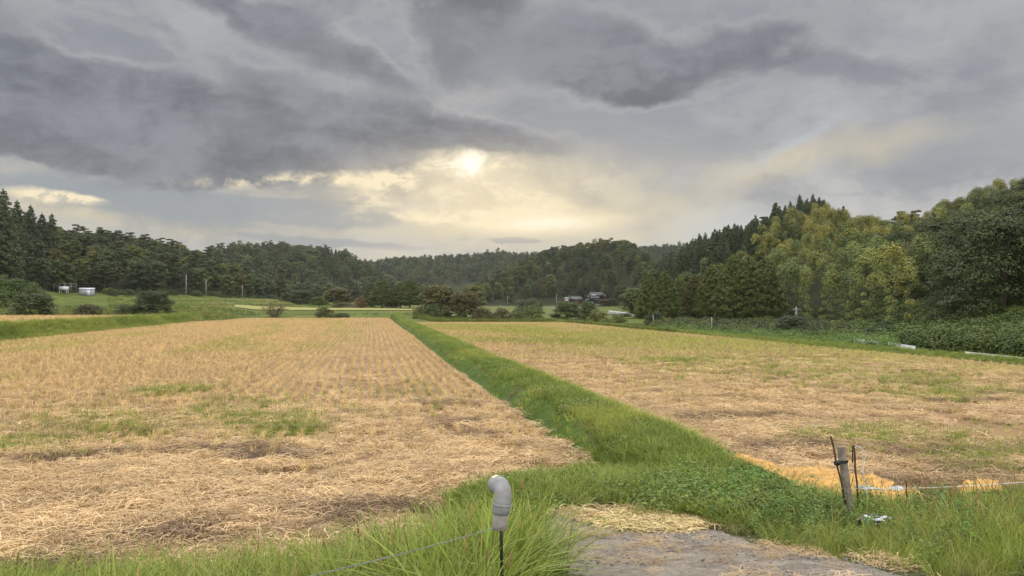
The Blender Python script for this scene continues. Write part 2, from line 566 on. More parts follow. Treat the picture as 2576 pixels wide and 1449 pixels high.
M['weed'] = blade_mat('weed', [(0.08, 0.16, 0.045), (0.12, 0.21, 0.05), (0.15, 0.25, 0.04)], 0.25, other=(0.22, 0.2, 0.05))
M['straw'] = blade_mat('straw', [(0.46, 0.30, 0.15), (0.62, 0.43, 0.22), (0.74, 0.56, 0.32), (0.56, 0.39, 0.21)], 0.15, other=(0.18, 0.115, 0.07))
M['stubble'] = blade_mat('stubble', [(0.46, 0.31, 0.14), (0.61, 0.43, 0.21), (0.72, 0.54, 0.28)], 0.15, other=(0.36, 0.38, 0.08))
M['straw_heap'] = blade_mat('straw_heap', [(0.46, 0.35, 0.15), (0.6, 0.47, 0.22), (0.7, 0.57, 0.31)], 0.15)
M['soil_l'] = ground_mat('soil_l', [(0.25, 0.165, 0.09), (0.14, 0.09, 0.056), (0.33, 0.22, 0.115)], [(2.2, 0.48, 0.68), (0.25, 0.45, 0.7)], bump=0.03)
M['soil_r'] = ground_mat('soil_r', [(0.25, 0.16, 0.086), (0.13, 0.085, 0.052), (0.26, 0.21, 0.08)], [(1.8, 0.5, 0.7), (0.16, 0.45, 0.7)], bump=0.03)
M['turf'] = ground_mat('turf', [(0.08, 0.105, 0.022), (0.11, 0.135, 0.027), (0.055, 0.076, 0.018), (0.14, 0.125, 0.04)], [(0.22, 0.45, 0.65), (0.9, 0.5, 0.7), (0.05, 0.5, 0.7)], bump=0.05)
M['dyke_soil'] = ground_mat('dyke_soil', [(0.06, 0.10, 0.02), (0.10, 0.075, 0.045)], [(1.2, 0.5, 0.7)], bump=0.03)
M['verge_soil'] = ground_mat('verge_soil', [(0.07, 0.075, 0.03), (0.13, 0.09, 0.055), (0.2, 0.15, 0.09)], [(1.5, 0.45, 0.65), (4, 0.55, 0.75)], bump=0.02)
M['pale_crop'] = ground_mat('pale_crop', [(0.27, 0.245, 0.09), (0.2, 0.21, 0.06)], [(0.3, 0.45, 0.65)], bump=0.03)
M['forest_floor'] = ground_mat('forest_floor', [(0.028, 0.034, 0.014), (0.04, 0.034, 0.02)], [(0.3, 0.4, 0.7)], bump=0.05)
M['asphalt'] = ground_mat('asphalt', [(0.16, 0.16, 0.155), (0.22, 0.215, 0.2)], [(1.5, 0.4, 0.7)], bump=0.003)
M['steel_white'] = plain_mat('steel_white', (0.78, 0.79, 0.8), 0.4, 0.4, dirt=(0.5, 0.48, 0.44), scale=2)
M['steel_grey'] = plain_mat('steel_grey', (0.28, 0.29, 0.30), 0.45, 0.4, 0.5)
M['concrete_pole'] = plain_mat('concrete_pole', (0.30, 0.29, 0.27), 0.85, 0.15)

# ------------------------------------------------------------------ terrain
# per photograph column: distances (m ahead) and heights of floor edge, floor, wood edge, ridge, dip, second ridge, third ridge
def zt(d, py, tree=0.0):
    return EYE + (HOR - py) / F * d - tree


COL = {}


def col(px, f1, f2, base, crest, dip, c2, c3):
    COL[px] = np.array([f1, f2, base, crest, dip, c2, c3], float)


FARZ = lambda py: (950, zt(950, py - 2, 8))
col(-1400, (40, .8), (45, .9), (60, 3), (130, 24), (220, 26), (560, 35), (950, 40))
col(-300, (75, .87), (80, .9), (120, zt(120, 690)), (240, zt(240, 520, 10)), (320, 18), (560, 32), (950, 40))
col(0, (103, .87), (106, .9), (170, zt(170, 706)), (300, zt(300, 562, 10)), (380, 18), (560, 32), (950, 40))
col(150, (103, .87), (106, .9), (200, zt(200, 735)), (310, zt(310, 568, 10)), (380, 18), (560, 32), (950, 40))
col(300, (103, .87), (106, .9), (215, zt(215, 738)), (330, zt(330, 580, 10)), (400, 16), (560, 32), (950, 40))
col(450, (103, .87), (106, .9), (240, zt(240, 741)), (350, zt(350, 616, 9)), (420, 14), (570, zt(570, 640, 9)), (950, 40))
col(560, (112, .5), (118, .9), (262, zt(262, 744)), (352, zt(352, 652, 9)), (430, 12), (570, zt(570, 630, 7)), FARZ(690))
col(650, (137, .0), (150, 1.1), (285, zt(285, 748)), (346, zt(346, 704, 9)), (430, 9), (570, zt(570, 625, 7)), FARZ(690))
col(710, (137, .0), (150, 1.1), (300, zt(300, 752)), (340, zt(340, 745, 8)), (430, 6), (570, zt(570, 623, 7)), FARZ(690))
col(800, (137, .0), (150, 1.1), (330, 3.5), (370, 4), (430, 5), (570, zt(570, 627, 7)), FARZ(688))
col(870, (137, .0), (150, 1.1), (340, 3.5), (380, 4), (440, 5), (575, zt(575, 642, 7)), FARZ(680))
col(935, (137, .0), (150, 1.1), (340, 3.0), (380, 4), (450, 5), (590, zt(590, 672, 8)), FARZ(672))
col(1000, (137, .0), (150, 1.1), (340, 2.5), (400, 4), (470, 5), (610, zt(610, 705, 10)), FARZ(658))
col(1050, (134, .0), (148, 1.0), (350, 2.0), (420, 3), (500, 5), (640, zt(640, 728, 10)), FARZ(656))
col(1095, (106, .0), (116, -.2), (360, 1.5), (440, 3), (520, 5), (650, 8), FARZ(656))
col(1180, (104, .0), (112, -.3), (380, 1.5), (470, zt(470, 725, 9)), (560, 6), (650, 10), FARZ(651))
col(1250, (104, .0), (112, -.4), (380, 1.5), (470, zt(470, 690, 9)), (560, 8), (650, 12), FARZ(641))
col(1310, (104, .0), (112, -.5), (405, 1.5), (478, zt(478, 657, 7)), (560, 10), (650, 14), FARZ(650))
col(1360, (104, .0), (112, -.6), (408, 1.5), (480, zt(480, 636, 7)), (560, 12), (650, 16), FARZ(648))
col(1420, (102, .0), (110, -.8), (410, 1.5), (480, zt(480, 626, 7)), (560, 14), (650, 18), FARZ(640))
col(1500, (89, .0), (97, -1.), (410, 1.5), (478, zt(478, 616, 7)), (560, 14), (650, 18), FARZ(640))
col(1545, (82, .0), (89, -1.), (400, 1.5), (465, zt(465, 610, 7)), (540, 14), (650, 18), FARZ(636))
col(1600, (75, .0), (81, -1.), (340, 1.5), (430, zt(430, 622, 7)), (520, 14), (650, 18), FARZ(632))
col(1650, (70, .0), (75, -1.), (200, -.5), (300, zt(300, 668, 9)), (500, 10), (650, 18), FARZ(630))
col(1700, (65.9, .0), (71, -1.), (165, -.8), (270, zt(270, 640, 10)), (420, 14), (650, 18), FARZ(626))
col(1760, (61, .0), (66, -1.), (150, -.8), (260, zt(260, 603, 10)), (380, 14), (650, 18), FARZ(626))
col(1850, (55, .0), (59.4, -1.), (130, -.8), (250, zt(250, 584, 10)), (360, 14), (650, 18), (950, 40))
col(1950, (49.7, .0), (53.5, -1.), (112, -.8), (240, zt(240, 556, 10)), (360, 14), (650, 18), (950, 40))
col(2060, (44.9, .0), (48.3, -.9), (96, -.8), (230, zt(230, 524, 10)), (360, 14), (650, 18), (950, 40))
col(2150, (41.5, .0), (44.7, -.8), (88, -.8), (220, zt(220, 552, 11)), (360, 14), (650, 18), (950, 40))
col(2250, (38.4, .0), (41.3, -.8), (76, -.6), (210, zt(210, 556, 11)), (360, 14), (650, 18), (950, 40))
col(2350, (35.7, .0), (38.4, -.8), (66, -.4), (195, zt(195, 545, 10)), (360, 14), (650, 18), (950, 40))
col(2450, (33.3, .0), (35.9, -.8), (58, -.2), (180, zt(180, 520, 9)), (360, 14), (650, 18), (950, 40))
col(2576, (30.8, .0), (33.1, -.8), (50, .0), (170, zt(170, 488, 9)), (360, 14), (650, 18), (950, 40))
col(3200, (22, .0), (24, -.6), (36, .0), (140, 22), (360, 14), (650, 18), (950, 40))
col(5200, (12, .3), (14, .2), (30, .6), (120, 20), (360, 14), (650, 18), (950, 40))
PXS = np.array(sorted(COL))
PHI = np.arctan((PXS - CX) / F)
KN = np.stack([COL[p] for p in PXS])                     # columns x knots x (d, z)
KR = KN[:, :, 0] / np.cos(PHI)[:, None]
KZ = KN[:, :, 1]


def vnoise(x, y, s, seed=0):
    """smooth value noise in numpy"""
    x = np.asarray(x, float) * s + seed * 17.31
    y = np.asarray(y, float) * s - seed * 9.17
    xi, yi = np.floor(x), np.floor(y)
    fx, fy = x - xi, y - yi
    fx = fx * fx * (3 - 2 * fx)
    fy = fy * fy * (3 - 2 * fy)

    def h(a, b):
        v = np.sin(a * 127.1 + b * 311.7 + seed * 74.7) * 43758.5453
        return v - np.floor(v)
    return (h(xi, yi) * (1 - fx) + h(xi + 1, yi) * fx) * (1 - fy) + (h(xi, yi + 1) * (1 - fx) + h(xi + 1, yi + 1) * fx) * fy


def fbm(x, y, s, seed=0, o=4):
    v, a, t = 0, 1.0, 0
    for i in range(o):
        v = v + a * vnoise(x, y, s * 2 ** i, seed + i)
        t += a
        a *= 0.5
    return v / t


def sstep(x, a, b):
    t = np.clip((np.asarray(x, float) - a) / (b - a), 0, 1)
    return t * t * (3 - 2 * t)


def near_ground(x, y):
    """road verge falling to the fields, with the ramp towards the dyke"""
    x = np.asarray(x, float)
    y = np.asarray(y, float)
    zl = 0.95 * (1 - sstep(y, 3.3, 7.4))
    zp = 0.42 + 0.5 * (1 - sstep(y, 3.0, 6.6)) - 0.42 * sstep(y, 7.3, 11.5)
    zr = 0.95 * (1 - sstep(y, 3.0, 8.6)) * 0.9 + 0.04
    a = sstep(x, 0.7, 1.8)
    b = sstep(x, 3.6, 5.4)
    z = zl * (1 - a) + (zp * (1 - b) + zr * b) * a
    return z + 0.05 * (fbm(x, y, 0.9, 3) - 0.5) * (1 - sstep(y, 8, 12))


def terrain(x, y):
    x = np.asarray(x, float)
    y = np.asarray(y, float)
    d = x * FW[0] + y * FW[1]
    s = x * RT[0] + y * RT[1]
    phi = np.arctan2(s, d)
    rho = np.hypot(x, y)
    ph = np.clip(phi, PHI[0], PHI[-1])
    kr = [np.interp(ph, PHI, KR[:, k]) for k in range(7)]
    kz = [np.interp(ph, PHI, KZ[:, k]) for k in range(7)]
    inner = np.where(x < -24.5, 0.87, 0.0)
    z = inner
    lr, lz = kr[0], kz[0]
    z = np.where(rho > kr[0], 0, z) + 0.0
    for k in range(1, 7):
        t = np.clip((rho - kr[k - 1]) / (kr[k] - kr[k - 1] + 1e-6), 0, 1)
        if k in (3, 5, 6):
            t = np.where(t < 1, np.sin(t * math.pi / 2) ** 1.1, 1)     # convex slopes
        elif k == 4:
            t = t * t * (3 - 2 * t)
        z = np.where(rho > kr[k - 1], kz[k - 1] + (kz[k] - kz[k - 1]) * t, z)
    z = np.where(rho <= kr[0], inner, z)
    far = np.clip((rho - kr[6]) / 450, 0, 1)
    z = np.where(rho > kr[6], kz[6] * (1 - far) + 5 * far, z)
    hill = sstep(rho, kr[2], kr[2] + 40)
    z = z + (fbm(x, y, 0.018, 5) - 0.5) * 7 * hill
    # terraces on the open slope beyond the upper field
    ter = sstep(rho, kr[1] + 28, kr[1] + 36) * (1 - sstep(rho, kr[2] - 8, kr[2])) * (ph < math.atan((1060 - CX) / F))
    q = (z + 0.5 * (fbm(x, y, 0.02, 8) - 0.5)) / 1.05
    fr = q - np.floor(q)
    zq = (np.floor(q) + sstep(fr, 0.6, 1.0)) * 1.05
    z = z * (1 - ter) + zq * ter
    z = z + 0.12 * (fbm(x, y, 0.3, 2) - 0.5) * sstep(rho, kr[0], kr[0] + 5)
    back = (phi < PHI[0]) | (phi > PHI[-1]) | (d < 3)
    nearz = np.where(y < 12, near_ground(x, np.clip(y, 0, 12)), inner)
    m = sstep(rho, kr[0] * 0.97, kr[0])
    z = np.where(y < 12, nearz * (1 - m) + z * m, z)
    out = np.where(d < 3, 0.75, z)
    return out


nphi = 760
ph_in = np.linspace(R(-38), R(38), 620)
ph_out = np.concatenate([np.linspace(R(-180), R(-38), 70, endpoint=False), ph_in, np.linspace(R(38), R(180), 71)[1:]])
rr = np.concatenate([np.linspace(2.0, 30, 30, endpoint=False), np.linspace(30, 280, 220, endpoint=False), np.linspace(280, 1000, 130, endpoint=False), np.linspace(1000, 1500, 12)])
PH, RR = np.meshgrid(ph_out, rr, indexing='ij')
TX = (np.cos(PH) * FW[0] + np.sin(PH) * RT[0]) * RR
TY = (np.cos(PH) * FW[1] + np.sin(PH) * RT[1]) * RR
TZ = terrain(TX, TY)
kr0 = np.interp(np.clip(PH, PHI[0], PHI[-1]), PHI, KR[:, 0])
TZ = TZ - 0.16 * (1 - sstep(RR, kr0 - 1.0, kr0 + 0.6))
mb = MB()
mb.grid(TX, TY, TZ)
# forest floor where the woods stand
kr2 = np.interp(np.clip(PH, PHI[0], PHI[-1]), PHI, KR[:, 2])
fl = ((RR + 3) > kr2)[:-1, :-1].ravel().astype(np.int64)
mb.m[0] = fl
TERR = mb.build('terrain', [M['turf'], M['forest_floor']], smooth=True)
tag(TERR, kind='structure')


# ------------------------------------------------------------------ fields, dyke, banks, verge
def sheet(name, x0, x1, y0, y1, z0, mat, step, amp, yfar=None, seed=1):
    nx, ny = int((x1 - x0) / step) + 1, int((y1 - y0) / step) + 1
    X, Y = np.meshgrid(np.linspace(x0, x1, nx), np.linspace(0, 1, ny), indexing='ij')
    y1x = np.full_like(X, y1) if yfar is None else yfar(X)
    Y = y0 + (y1x - y0) * Y
    Z = z0 + amp * (fbm(X, Y, 0.8, seed) - 0.5)
    o = MB().grid(X, Y, Z).build(name, mat, smooth=True)
    return tag(o, kind='structure')


sheet('field', -23.9, 3.9, 6.6, 135, 0.0, M['soil_l'], 0.5, 0.06)
sheet('field', 4.7, 25.9, 8.6, 102, 0.0, M['soil_r'], 0.5, 0.07, yfar=lambda X: 104.5 - 0.18 * X, seed=4)
sheet('field', -75, -25.0, 20, 100, 0.89, M['soil_l'], 1.0, 0.05, yfar=lambda X: (102.5 - FW[0] * X) / FW[1], seed=6)

# grass dyke between the fields
yy = np.concatenate([np.arange(6.4, 30, 0.2), np.arange(30, 134, 0.6)])
prof = np.array([(3.05, -0.05), (3.25, 0.03), (3.42, 0.2), (3.62, 0.31), (3.95, 0.35), (4.4, 0.35), (4.75, 0.28), (5.05, 0.12), (5.35, 0.0), (5.5, -0.06)])


def dyke_z(x, y):
    """height of the dyke surface"""
    wob = 0.28 * (fbm(y, y * 0 + 3, 0.22, 4) - 0.5)
    fade = sstep(y, 6.0, 9.5)
    grow = 1 + 1.6 * sstep(y, 96, 128)
    return np.interp(np.asarray(x) - wob, prof[:, 0], prof[:, 1]) * grow * (0.65 + 0.35 * fade)


Yd, Xd = np.meshgrid(yy, np.linspace(3.0, 5.6, 27), indexing='ij')
Zd = dyke_z(Xd, Yd) + 0.05 * (fbm(Xd, Yd, 2.5, 2) - 0.5)
tag(MB().grid(Xd, Yd, Zd).build('grass_dyke', M['dyke_soil'], smooth=True), kind='structure')

# grass bank up to the upper field
yb = np.arange(14, 141, 0.5)
Yb, Ub = np.meshgrid(yb, np.linspace(0, 1, 10), indexing='ij')


def bank_x(u, y):
    return -25.6 + 2.5 * u + 0.5 * (fbm(y, y * 0, 0.12, 9) - 0.5)


def bank_z(u, y):
    return 0.92 - 0.02 * u - 0.94 * sstep(u, 0.12, 0.9) - 0.3 * sstep(y, 120, 140) * (1 - u)


Zb = bank_z(Ub, Yb) + 0.08 * (fbm(Ub * 2.5, Yb, 1.2, 5) - 0.5)
tag(MB().grid(bank_x(Ub, Yb), Yb, Zb).build('grass_bank', M['turf'], smooth=True), kind='structure')

# grass edge on the far side of the second field
ye = np.arange(9, 106, 0.5)
Ye, Ue = np.meshgrid(ye, np.linspace(0, 1, 9), indexing='ij')


def edge_x(u, y):
    return 25.2 + 2.6 * u + 0.4 * (fbm(y, y * 0 + 7, 0.15, 2) - 0.5)


def edge_z(u, y):
    return 0.14 * np.sin(np.clip(u * 1.8, 0, 1) * math.pi) - 0.75 * sstep(u, 0.5, 1.0) + 0.02


tag(MB().grid(edge_x(Ue, Ye), Ye, edge_z(Ue, Ye)).build('grass_bank', M['turf'], smooth=True), kind='structure')

# road verge in front
Xv, Yv = np.meshgrid(np.arange(-16, 18, 0.12), np.arange(0.2, 9.6, 0.12), indexing='ij')
Zv = near_ground(Xv, Yv) - 0.12 * sstep(Yv, 8.6, 9.6) - 0.09 * sstep(Yv, 7.0, 8.2) * (Xv < 2.5)
tag(MB().grid(Xv, Yv, Zv).build('verge', M['verge_soil'], smooth=True), kind='structure')

# pale strip of crop on the first terrace
pp = np.linspace(590, 1046, 60)
dd = np.linspace(153, 176, 8)
PPx, DDx = np.meshgrid(pp, dd, indexing='ij')
Sx = (PPx - CX) / F * DDx
X = FW[0] * DDx + RT[0] * Sx
Y = FW[1] * DDx + RT[1] * Sx
o = MB().grid(X, Y, terrain(X, Y) + 0.12).build('field', M['pale_crop'], smooth=True)
tag(o, kind='structure')


# ------------------------------------------------------------------ scatter: one object of uncountable growth, instances on points
def library(name, meshes):
    col_ = bpy.data.collections.new(name)
    for i, me in enumerate(meshes):
        o = bpy.data.objects.new('%s_%02d' % (name, i), me)
        col_.objects.link(o)
    return col_


def scatter(name, coll, P, rot, scl, idx, tint=None, label=None, cat=None):
    n = len(P)
    me = bpy.data.meshes.new(name)
    me.vertices.add(n)
    me.vertices.foreach_set('co', np.asarray(P, np.float32).ravel())
    for nm, ty, arr, f in (('rot', 'FLOAT_VECTOR', rot, 'vector'), ('scl', 'FLOAT', scl, 'value'), ('idx', 'INT', idx, 'value'),
                           ('tint', 'FLOAT', np.zeros(n) if tint is None else tint, 'value')):
        a = me.attributes.new(nm, ty, 'POINT')
        a.data.foreach_set(f, np.asarray(arr, np.int32 if ty == 'INT' else np.float32).ravel())
    o = bpy.data.objects.new(name, me)
    C.objects.link(o)
    ng = bpy.data.node_groups.new(name, 'GeometryNodeTree')
    ng.interface.new_socket('Geometry', in_out='INPUT', socket_type='NodeSocketGeometry')
    ng.interface.new_socket('Geometry', in_out='OUTPUT', socket_type='NodeSocketGeometry')
    N = ng.nodes
    gi, go = N.new('NodeGroupInput'), N.new('NodeGroupOutput')
    ci = N.new('GeometryNodeCollectionInfo')
    ci.inputs[0].default_value = coll
    ci.inputs[1].default_value = True
    ci.inputs[2].default_value = True
    ip = N.new('GeometryNodeInstanceOnPoints')

    def attr(nm, ty):
        a = N.new('GeometryNodeInputNamedAttribute')
        a.data_type = ty
        a.inputs[0].default_value = nm
        return a.outputs[0]
    e2r = N.new('FunctionNodeEulerToRotation')
    lk = ng.links.new
    lk(gi.outputs[0], ip.inputs['Points'])
    lk(ci.outputs[0], ip.inputs['Instance'])
    ip.inputs['Pick Instance'].default_value = True
    lk(attr('idx', 'INT'), ip.inputs['Instance Index'])
    lk(attr('rot', 'FLOAT_VECTOR'), e2r.inputs[0])
    lk(e2r.outputs[0], ip.inputs['Rotation'])
    lk(attr('scl', 'FLOAT'), ip.inputs['Scale'])
    lk(ip.outputs[0], go.inputs[0])
    md = o.modifiers.new('scatter', 'NODES')
    md.node_group = ng
    tag(o, label, cat, kind='stuff')
    return o


def rots(n, tilt=0.15, rg=rng):
    return np.stack([rg.normal(0, tilt, n), rg.normal(0, tilt, n), rg.uniform(0, 2 * math.pi, n)], 1)


def blades(mb, n, rad, h, w, lean, rg, mat=0, seg=4, hv=0.35, droop=1.0):
    """curved tapering grass blades growing out of a small disc"""
    for i in range(n):
        a = rg.uniform(0, 2 * math.pi)
        r = rad * math.sqrt(rg.uniform())
        b = a + rg.normal(0, 0.9)
        H = h * rg.uniform(1 - hv, 1 + hv)
        le = lean * rg.uniform(0.3, 1.5)
        t = np.linspace(0, 1, seg + 1)
        out = le * H * t ** 1.8
        zz = H * (t - 0.35 * droop * le * t ** 2.5)
        px = r * math.cos(a) + out * math.cos(b)
        py = r * math.sin(a) + out * math.sin(b)
        wd = w * rg.uniform(0.7, 1.3) * np.array([0.7] + [1 - 0.75 * (k / seg) ** 2 for k in range(1, seg)] + [0.06])
        fa = b + math.pi / 2 + rg.normal(0, 0.5)
        ox, oy = np.cos(fa) * wd / 2, np.sin(fa) * wd / 2
        V = np.empty(((seg + 1) * 2, 3))
        V[0::2] = np.stack([px - ox, py - oy, zz], 1)
        V[1::2] = np.stack([px + ox, py + oy, zz], 1)
        j = np.arange(seg) * 2
        mb.add(V, np.stack([j, j + 1, j + 3, j + 2], 1), mat)


def straws(mb, n, rad, l0, l1, w, rg, zmax=0.05, mat=0):
    """loose stalks lying on one another"""
    for i in range(n):
        a, r = rg.uniform(0, 6.283), rad * math.sqrt(rg.uniform())
        L = rg.uniform(l0, l1)
        b = rg.uniform(0, 6.283)
        t = np.linspace(-0.5, 0.5, 4)
        bend = rg.normal(0, 0.09) * L
        x = r * math.cos(a) + L * t * math.cos(b) - bend * (4 * t * t) * math.sin(b)
        y = r * math.sin(a) + L * t * math.sin(b) + bend * (4 * t * t) * math.cos(b)
        tz = rg.normal(0, 0.16)
        z = np.maximum(rg.uniform(0.004, zmax) + L * t * tz + rg.uniform(0, 0.03) * (1 - 4 * t * t), 0.003)
        ww = w * rg.uniform(0.6, 1.4) / 2
        ox, oy = -math.sin(b) * ww, math.cos(b) * ww
        V = np.empty((8, 3))
        V[0::2] = np.stack([x - ox, y - oy, z + ww * 0.7], 1)
        V[1::2] = np.stack([x + ox, y + oy, z - ww * 0.2], 1)
        j = np.arange(3) * 2
        mb.add(V, np.stack([j, j + 1, j + 3, j + 2], 1), mat)


def variants(n, fn):
    out = []
    for i in range(n):
        m_ = MB()
        fn(m_, np.random.default_rng(100 + i * 7), i)
        out.append(m_)
    return out


# --- stubble in rows
def stub(m_, rg, i):
    blades(m_, 18, 0.042, 0.17, 0.010, 0.32, rg, seg=2, hv=0.4)
    if i % 3 == 0:
        straws(m_, 3, 0.14, 0.08, 0.25, 0.01, rg)


stub_l = library('stub', [m_.mesh('stub', M['stubble']) for m_ in variants(7, stub)])


def rows(x0, x1, y0, y1, dx, dyy, jit):
    xs = np.arange(x0, x1, dx)
    ys = np.arange(y0, y1, dyy)
    X, Y = np.meshgrid(xs, ys, indexing='ij')
    X = X + 0.06 * np.sin(Y * 0.11 + 1.3) + rng.normal(0, jit, X.shape)
    Y = Y + rng.uniform(-0.5, 0.5, (X.shape[0], 1)) * dyy * 2 + rng.normal(0, dyy * 0.5, X.shape)
    return X.ravel(), Y.ravel()


X, Y = rows(-23.0, 3.0, 11.0, 134, 0.32, 0.17, 0.018)
n1 = fbm(X, Y, 0.35, 21)
keep = (rng.uniform(size=len(X)) < np.where(Y < 14, 0.2 + 0.24 * (Y - 11), 0.93)) & (n1 > 0.2)
X, Y = X[keep], Y[keep]
green = 0.5 * sstep(fbm(X * 2.2, Y * 0.35, 0.14, 31), 0.52, 0.75) + rng.uniform(-0.1, 0.18, len(X))
rowg = sstep(np.sin(X * 3.1 + 0.6) + 0.5 * np.sin(X * 1.27), 0.9, 1.4) * sstep(X, -9, -6) * (1 - sstep(X, -2, 1)) * sstep(Y, 40, 70)
green = np.clip(green + 0.55 * rowg, 0, 1)
scatter('stubble', stub_l, np.stack([X, Y, 0.0 * X - 0.01], 1), rots(len(X), 0.22), rng.uniform(0.6, 1.15, len(X)), rng.integers(0, 7, len(X)), green,
        'straw coloured rice stubble standing in rows across the wide field beside the dyke', 'stubble')

X, Y = rows(5.6, 25.0, 10.5, 103, 0.32, 0.2, 0.02)
keep = (rng.uniform(size=len(X)) < np.where(Y < 15, 0.35, 0.9)) & (fbm(X, Y, 0.7, 41) > 0.2) & (Y < 103.5 - 0.18 * X)
X, Y = X[keep], Y[keep]
gl = 0.7 * sstep(fbm(X, Y * 0.6, 0.11, 51), 0.45, 0.7) * sstep(Y, 12, 40) + 0.12 + rng.uniform(-0.1, 0.15, len(X))
tint_r = np.clip(gl + 0.15 * sstep(X, 9, 14) * sstep(Y, 20, 45), 0, 1)
scatter('stubble', stub_l, np.stack([X, Y, 0 * X - 0.01], 1), rots(len(X), 0.2), rng.uniform(0.5, 0.95, len(X)), rng.integers(0, 7, len(X)), tint_r,
        'greener rice stubble in rows in the field between the dyke and the wooded slope', 'stubble')

X, Y = rows(-68, -25.6, 40, 114, 0.5, 0.4, 0.05)
keep = (Y < (101.5 - FW[0] * X) / FW[1]) & (X > -30 - 0.45 * Y)
X, Y = X[keep], Y[keep]
scatter('stubble', stub_l, np.stack([X, Y, 0 * X + 0.87], 1), rots(len(X), 0.2), rng.uniform(0.7, 1.2, len(X)), rng.integers(0, 7, len(X)), rng.uniform(0, 0.15, len(X)),
        'straw stubble on the upper field above the grassy bank', 'stubble')


# --- loose straw matted over the near ends of the fields
def mat_(m_, rg, i):
    straws(m_, 105, 0.3, 0.05, 0.27, 0.0048, rg, 0.06)


straw_l = library('straw', [m_.mesh('straw', M['straw']) for m_ in variants(8, mat_)])


def rnd(n, x0, x1, y0, y1):
    return rng.uniform(x0, x1, n), rng.uniform(y0, y1, n)


X, Y = rnd(9500, -15, 3.6, 6.7, 19)
bare = fbm(X * 0.6, Y, 1.3, 61)
edge = sstep(Y, 6.8 + 0.05 * X, 8.2 + 0.05 * X)
keep = (rng.uniform(size=len(X)) < edge * (1 - 0.85 * sstep(Y, 10.5, 14.5))) & (bare > 0.36 + 0.05 * np.sin(X)) & (X < 3.3 + 0.3 * (fbm(Y, Y, 0.6) - .5))
X, Y = X[keep], Y[keep]
dk = np.clip(1.0 * sstep(fbm(X * 0.5, Y * 1.2, 1.2, 71), 0.52, 0.7) + rng.uniform(-0.15, 0.25, len(X)), 0, 1)
X2, Y2 = rnd(3000, -23, 3.2, 15, 50)
k2 = rng.uniform(size=len(X2)) < 0.5 * (1 - sstep(Y2, 15, 32))
X2, Y2 = X2[k2], Y2[k2]
Xa, Ya = np.concatenate([X, X2]), np.concatenate([Y, Y2])
ta = np.concatenate([dk, rng.uniform(0, 0.4, len(X2))])
Za = 0.05 * (fbm(Xa, Ya, 1.3, 17) - 0.4)
scatter('straw', straw_l, np.stack([Xa, Ya, Za + 0.012], 1), rots(len(Xa), 0.08), rng.uniform(0.8, 1.25, len(Xa)), rng.integers(0, 8, len(Xa)), ta,
        'loose pale straw matted over the near end of the wide field', 'straw')
X, Y = rnd(9500, 5.0, 22, 9.0, 36)
k_ = (X < 17) | (Y > 14)
X, Y = X[k_], Y[k_]
keep = (rng.uniform(size=len(X)) < (1 - 0.8 * sstep(Y, 11, 22)) * (1 - sstep(Y, 24, 36))) & (fbm(X, Y, 0.9, 81) > 0.33)
X, Y = X[keep], Y[keep]
scatter('straw', straw_l, np.stack([X, Y, 0 * X + 0.012], 1), rots(len(X), 0.08), rng.uniform(0.8, 1.2, len(X)), rng.integers(0, 8, len(X)),
        np.clip(0.7 * sstep(fbm(X * .5, Y * 1.1, 1.1, 91), 0.54, 0.72) + rng.uniform(0, 0.3, len(X)), 0, 1),
        'loose straw lying on the field behind the wooden post', 'straw')


# --- green regrowth in patches of the fields
def tuft(m_, rg, i):
    blades(m_, 26, 0.1, 0.17, 0.009, 0.7, rg, seg=3, hv=0.5)


tuft_l = library('tuft', [m_.mesh('tuft', M['short_grass']) for m_ in variants(6, tuft)])
pts = []


def patch(px, py, rx, ry, n, z=0.0, rot=0.0):
    a = rng.normal(0, 0.55, (n, 2))
    qx = px + a[:, 0] * rx + a[:, 1] * rot
    qy = np.clip(py + a[:, 1] * ry, 805, 1300)
    d_ = (EYE - z) * F / (qy - HOR)
    s_ = (qx - CX) / F * d_
    pts.append(np.stack([FW[0] * d_ + RT[0] * s_, FW[1] * d_ + RT[1] * s_, np.full(n, z)], 1))


patch(640, 1050, 190, 42, 480)
patch(260, 1070, 260, 40, 420)
patch(430, 985, 80, 12, 260, rot=-50)
patch(730, 1080, 90, 30, 200)
patch(960, 1000, 300, 60, 160)
patch(80, 1120, 120, 25, 220)
patch(1420, 858, 130, 9, 900)
patch(1300, 850, 160, 14, 700)
patch(1690, 908, 110, 10, 380)
patch(1900, 930, 300, 30, 620)
patch(2250, 955, 270, 26, 650)
patch(2400, 990, 200, 22, 500)
patch(2200, 1100, 180, 30, 420)
patch(1500, 830, 250, 10, 600)
patch(880, 815, 60, 8, 300)
patch(2450, 1150, 150, 40, 300)
Q = np.concatenate(pts)
ok = ((Q[:, 0] < 3.3) & (Q[:, 0] > -23) & (Q[:, 1] < 133) & (Q[:, 1] > 7.5)) | ((Q[:, 0] > 5.4) & (Q[:, 0] < 25) & (Q[:, 1] < 101) & (Q[:, 1] > 9))
Q = Q[ok]
scatter('grass', tuft_l, Q, rots(len(Q), 0.15), rng.uniform(0.4, 1.0, len(Q)), rng.integers(0, 6, len(Q)), rng.uniform(0.1, 0.8, len(Q)),
        'bright green regrowth scattered in patches through the stubble', 'grass')


# --- grass on the dyke and banks
def dykeg(m_, rg, i):
    blades(m_, 26, 0.09, 0.15, 0.009, 0.8, rg, seg=3, hv=0.5)


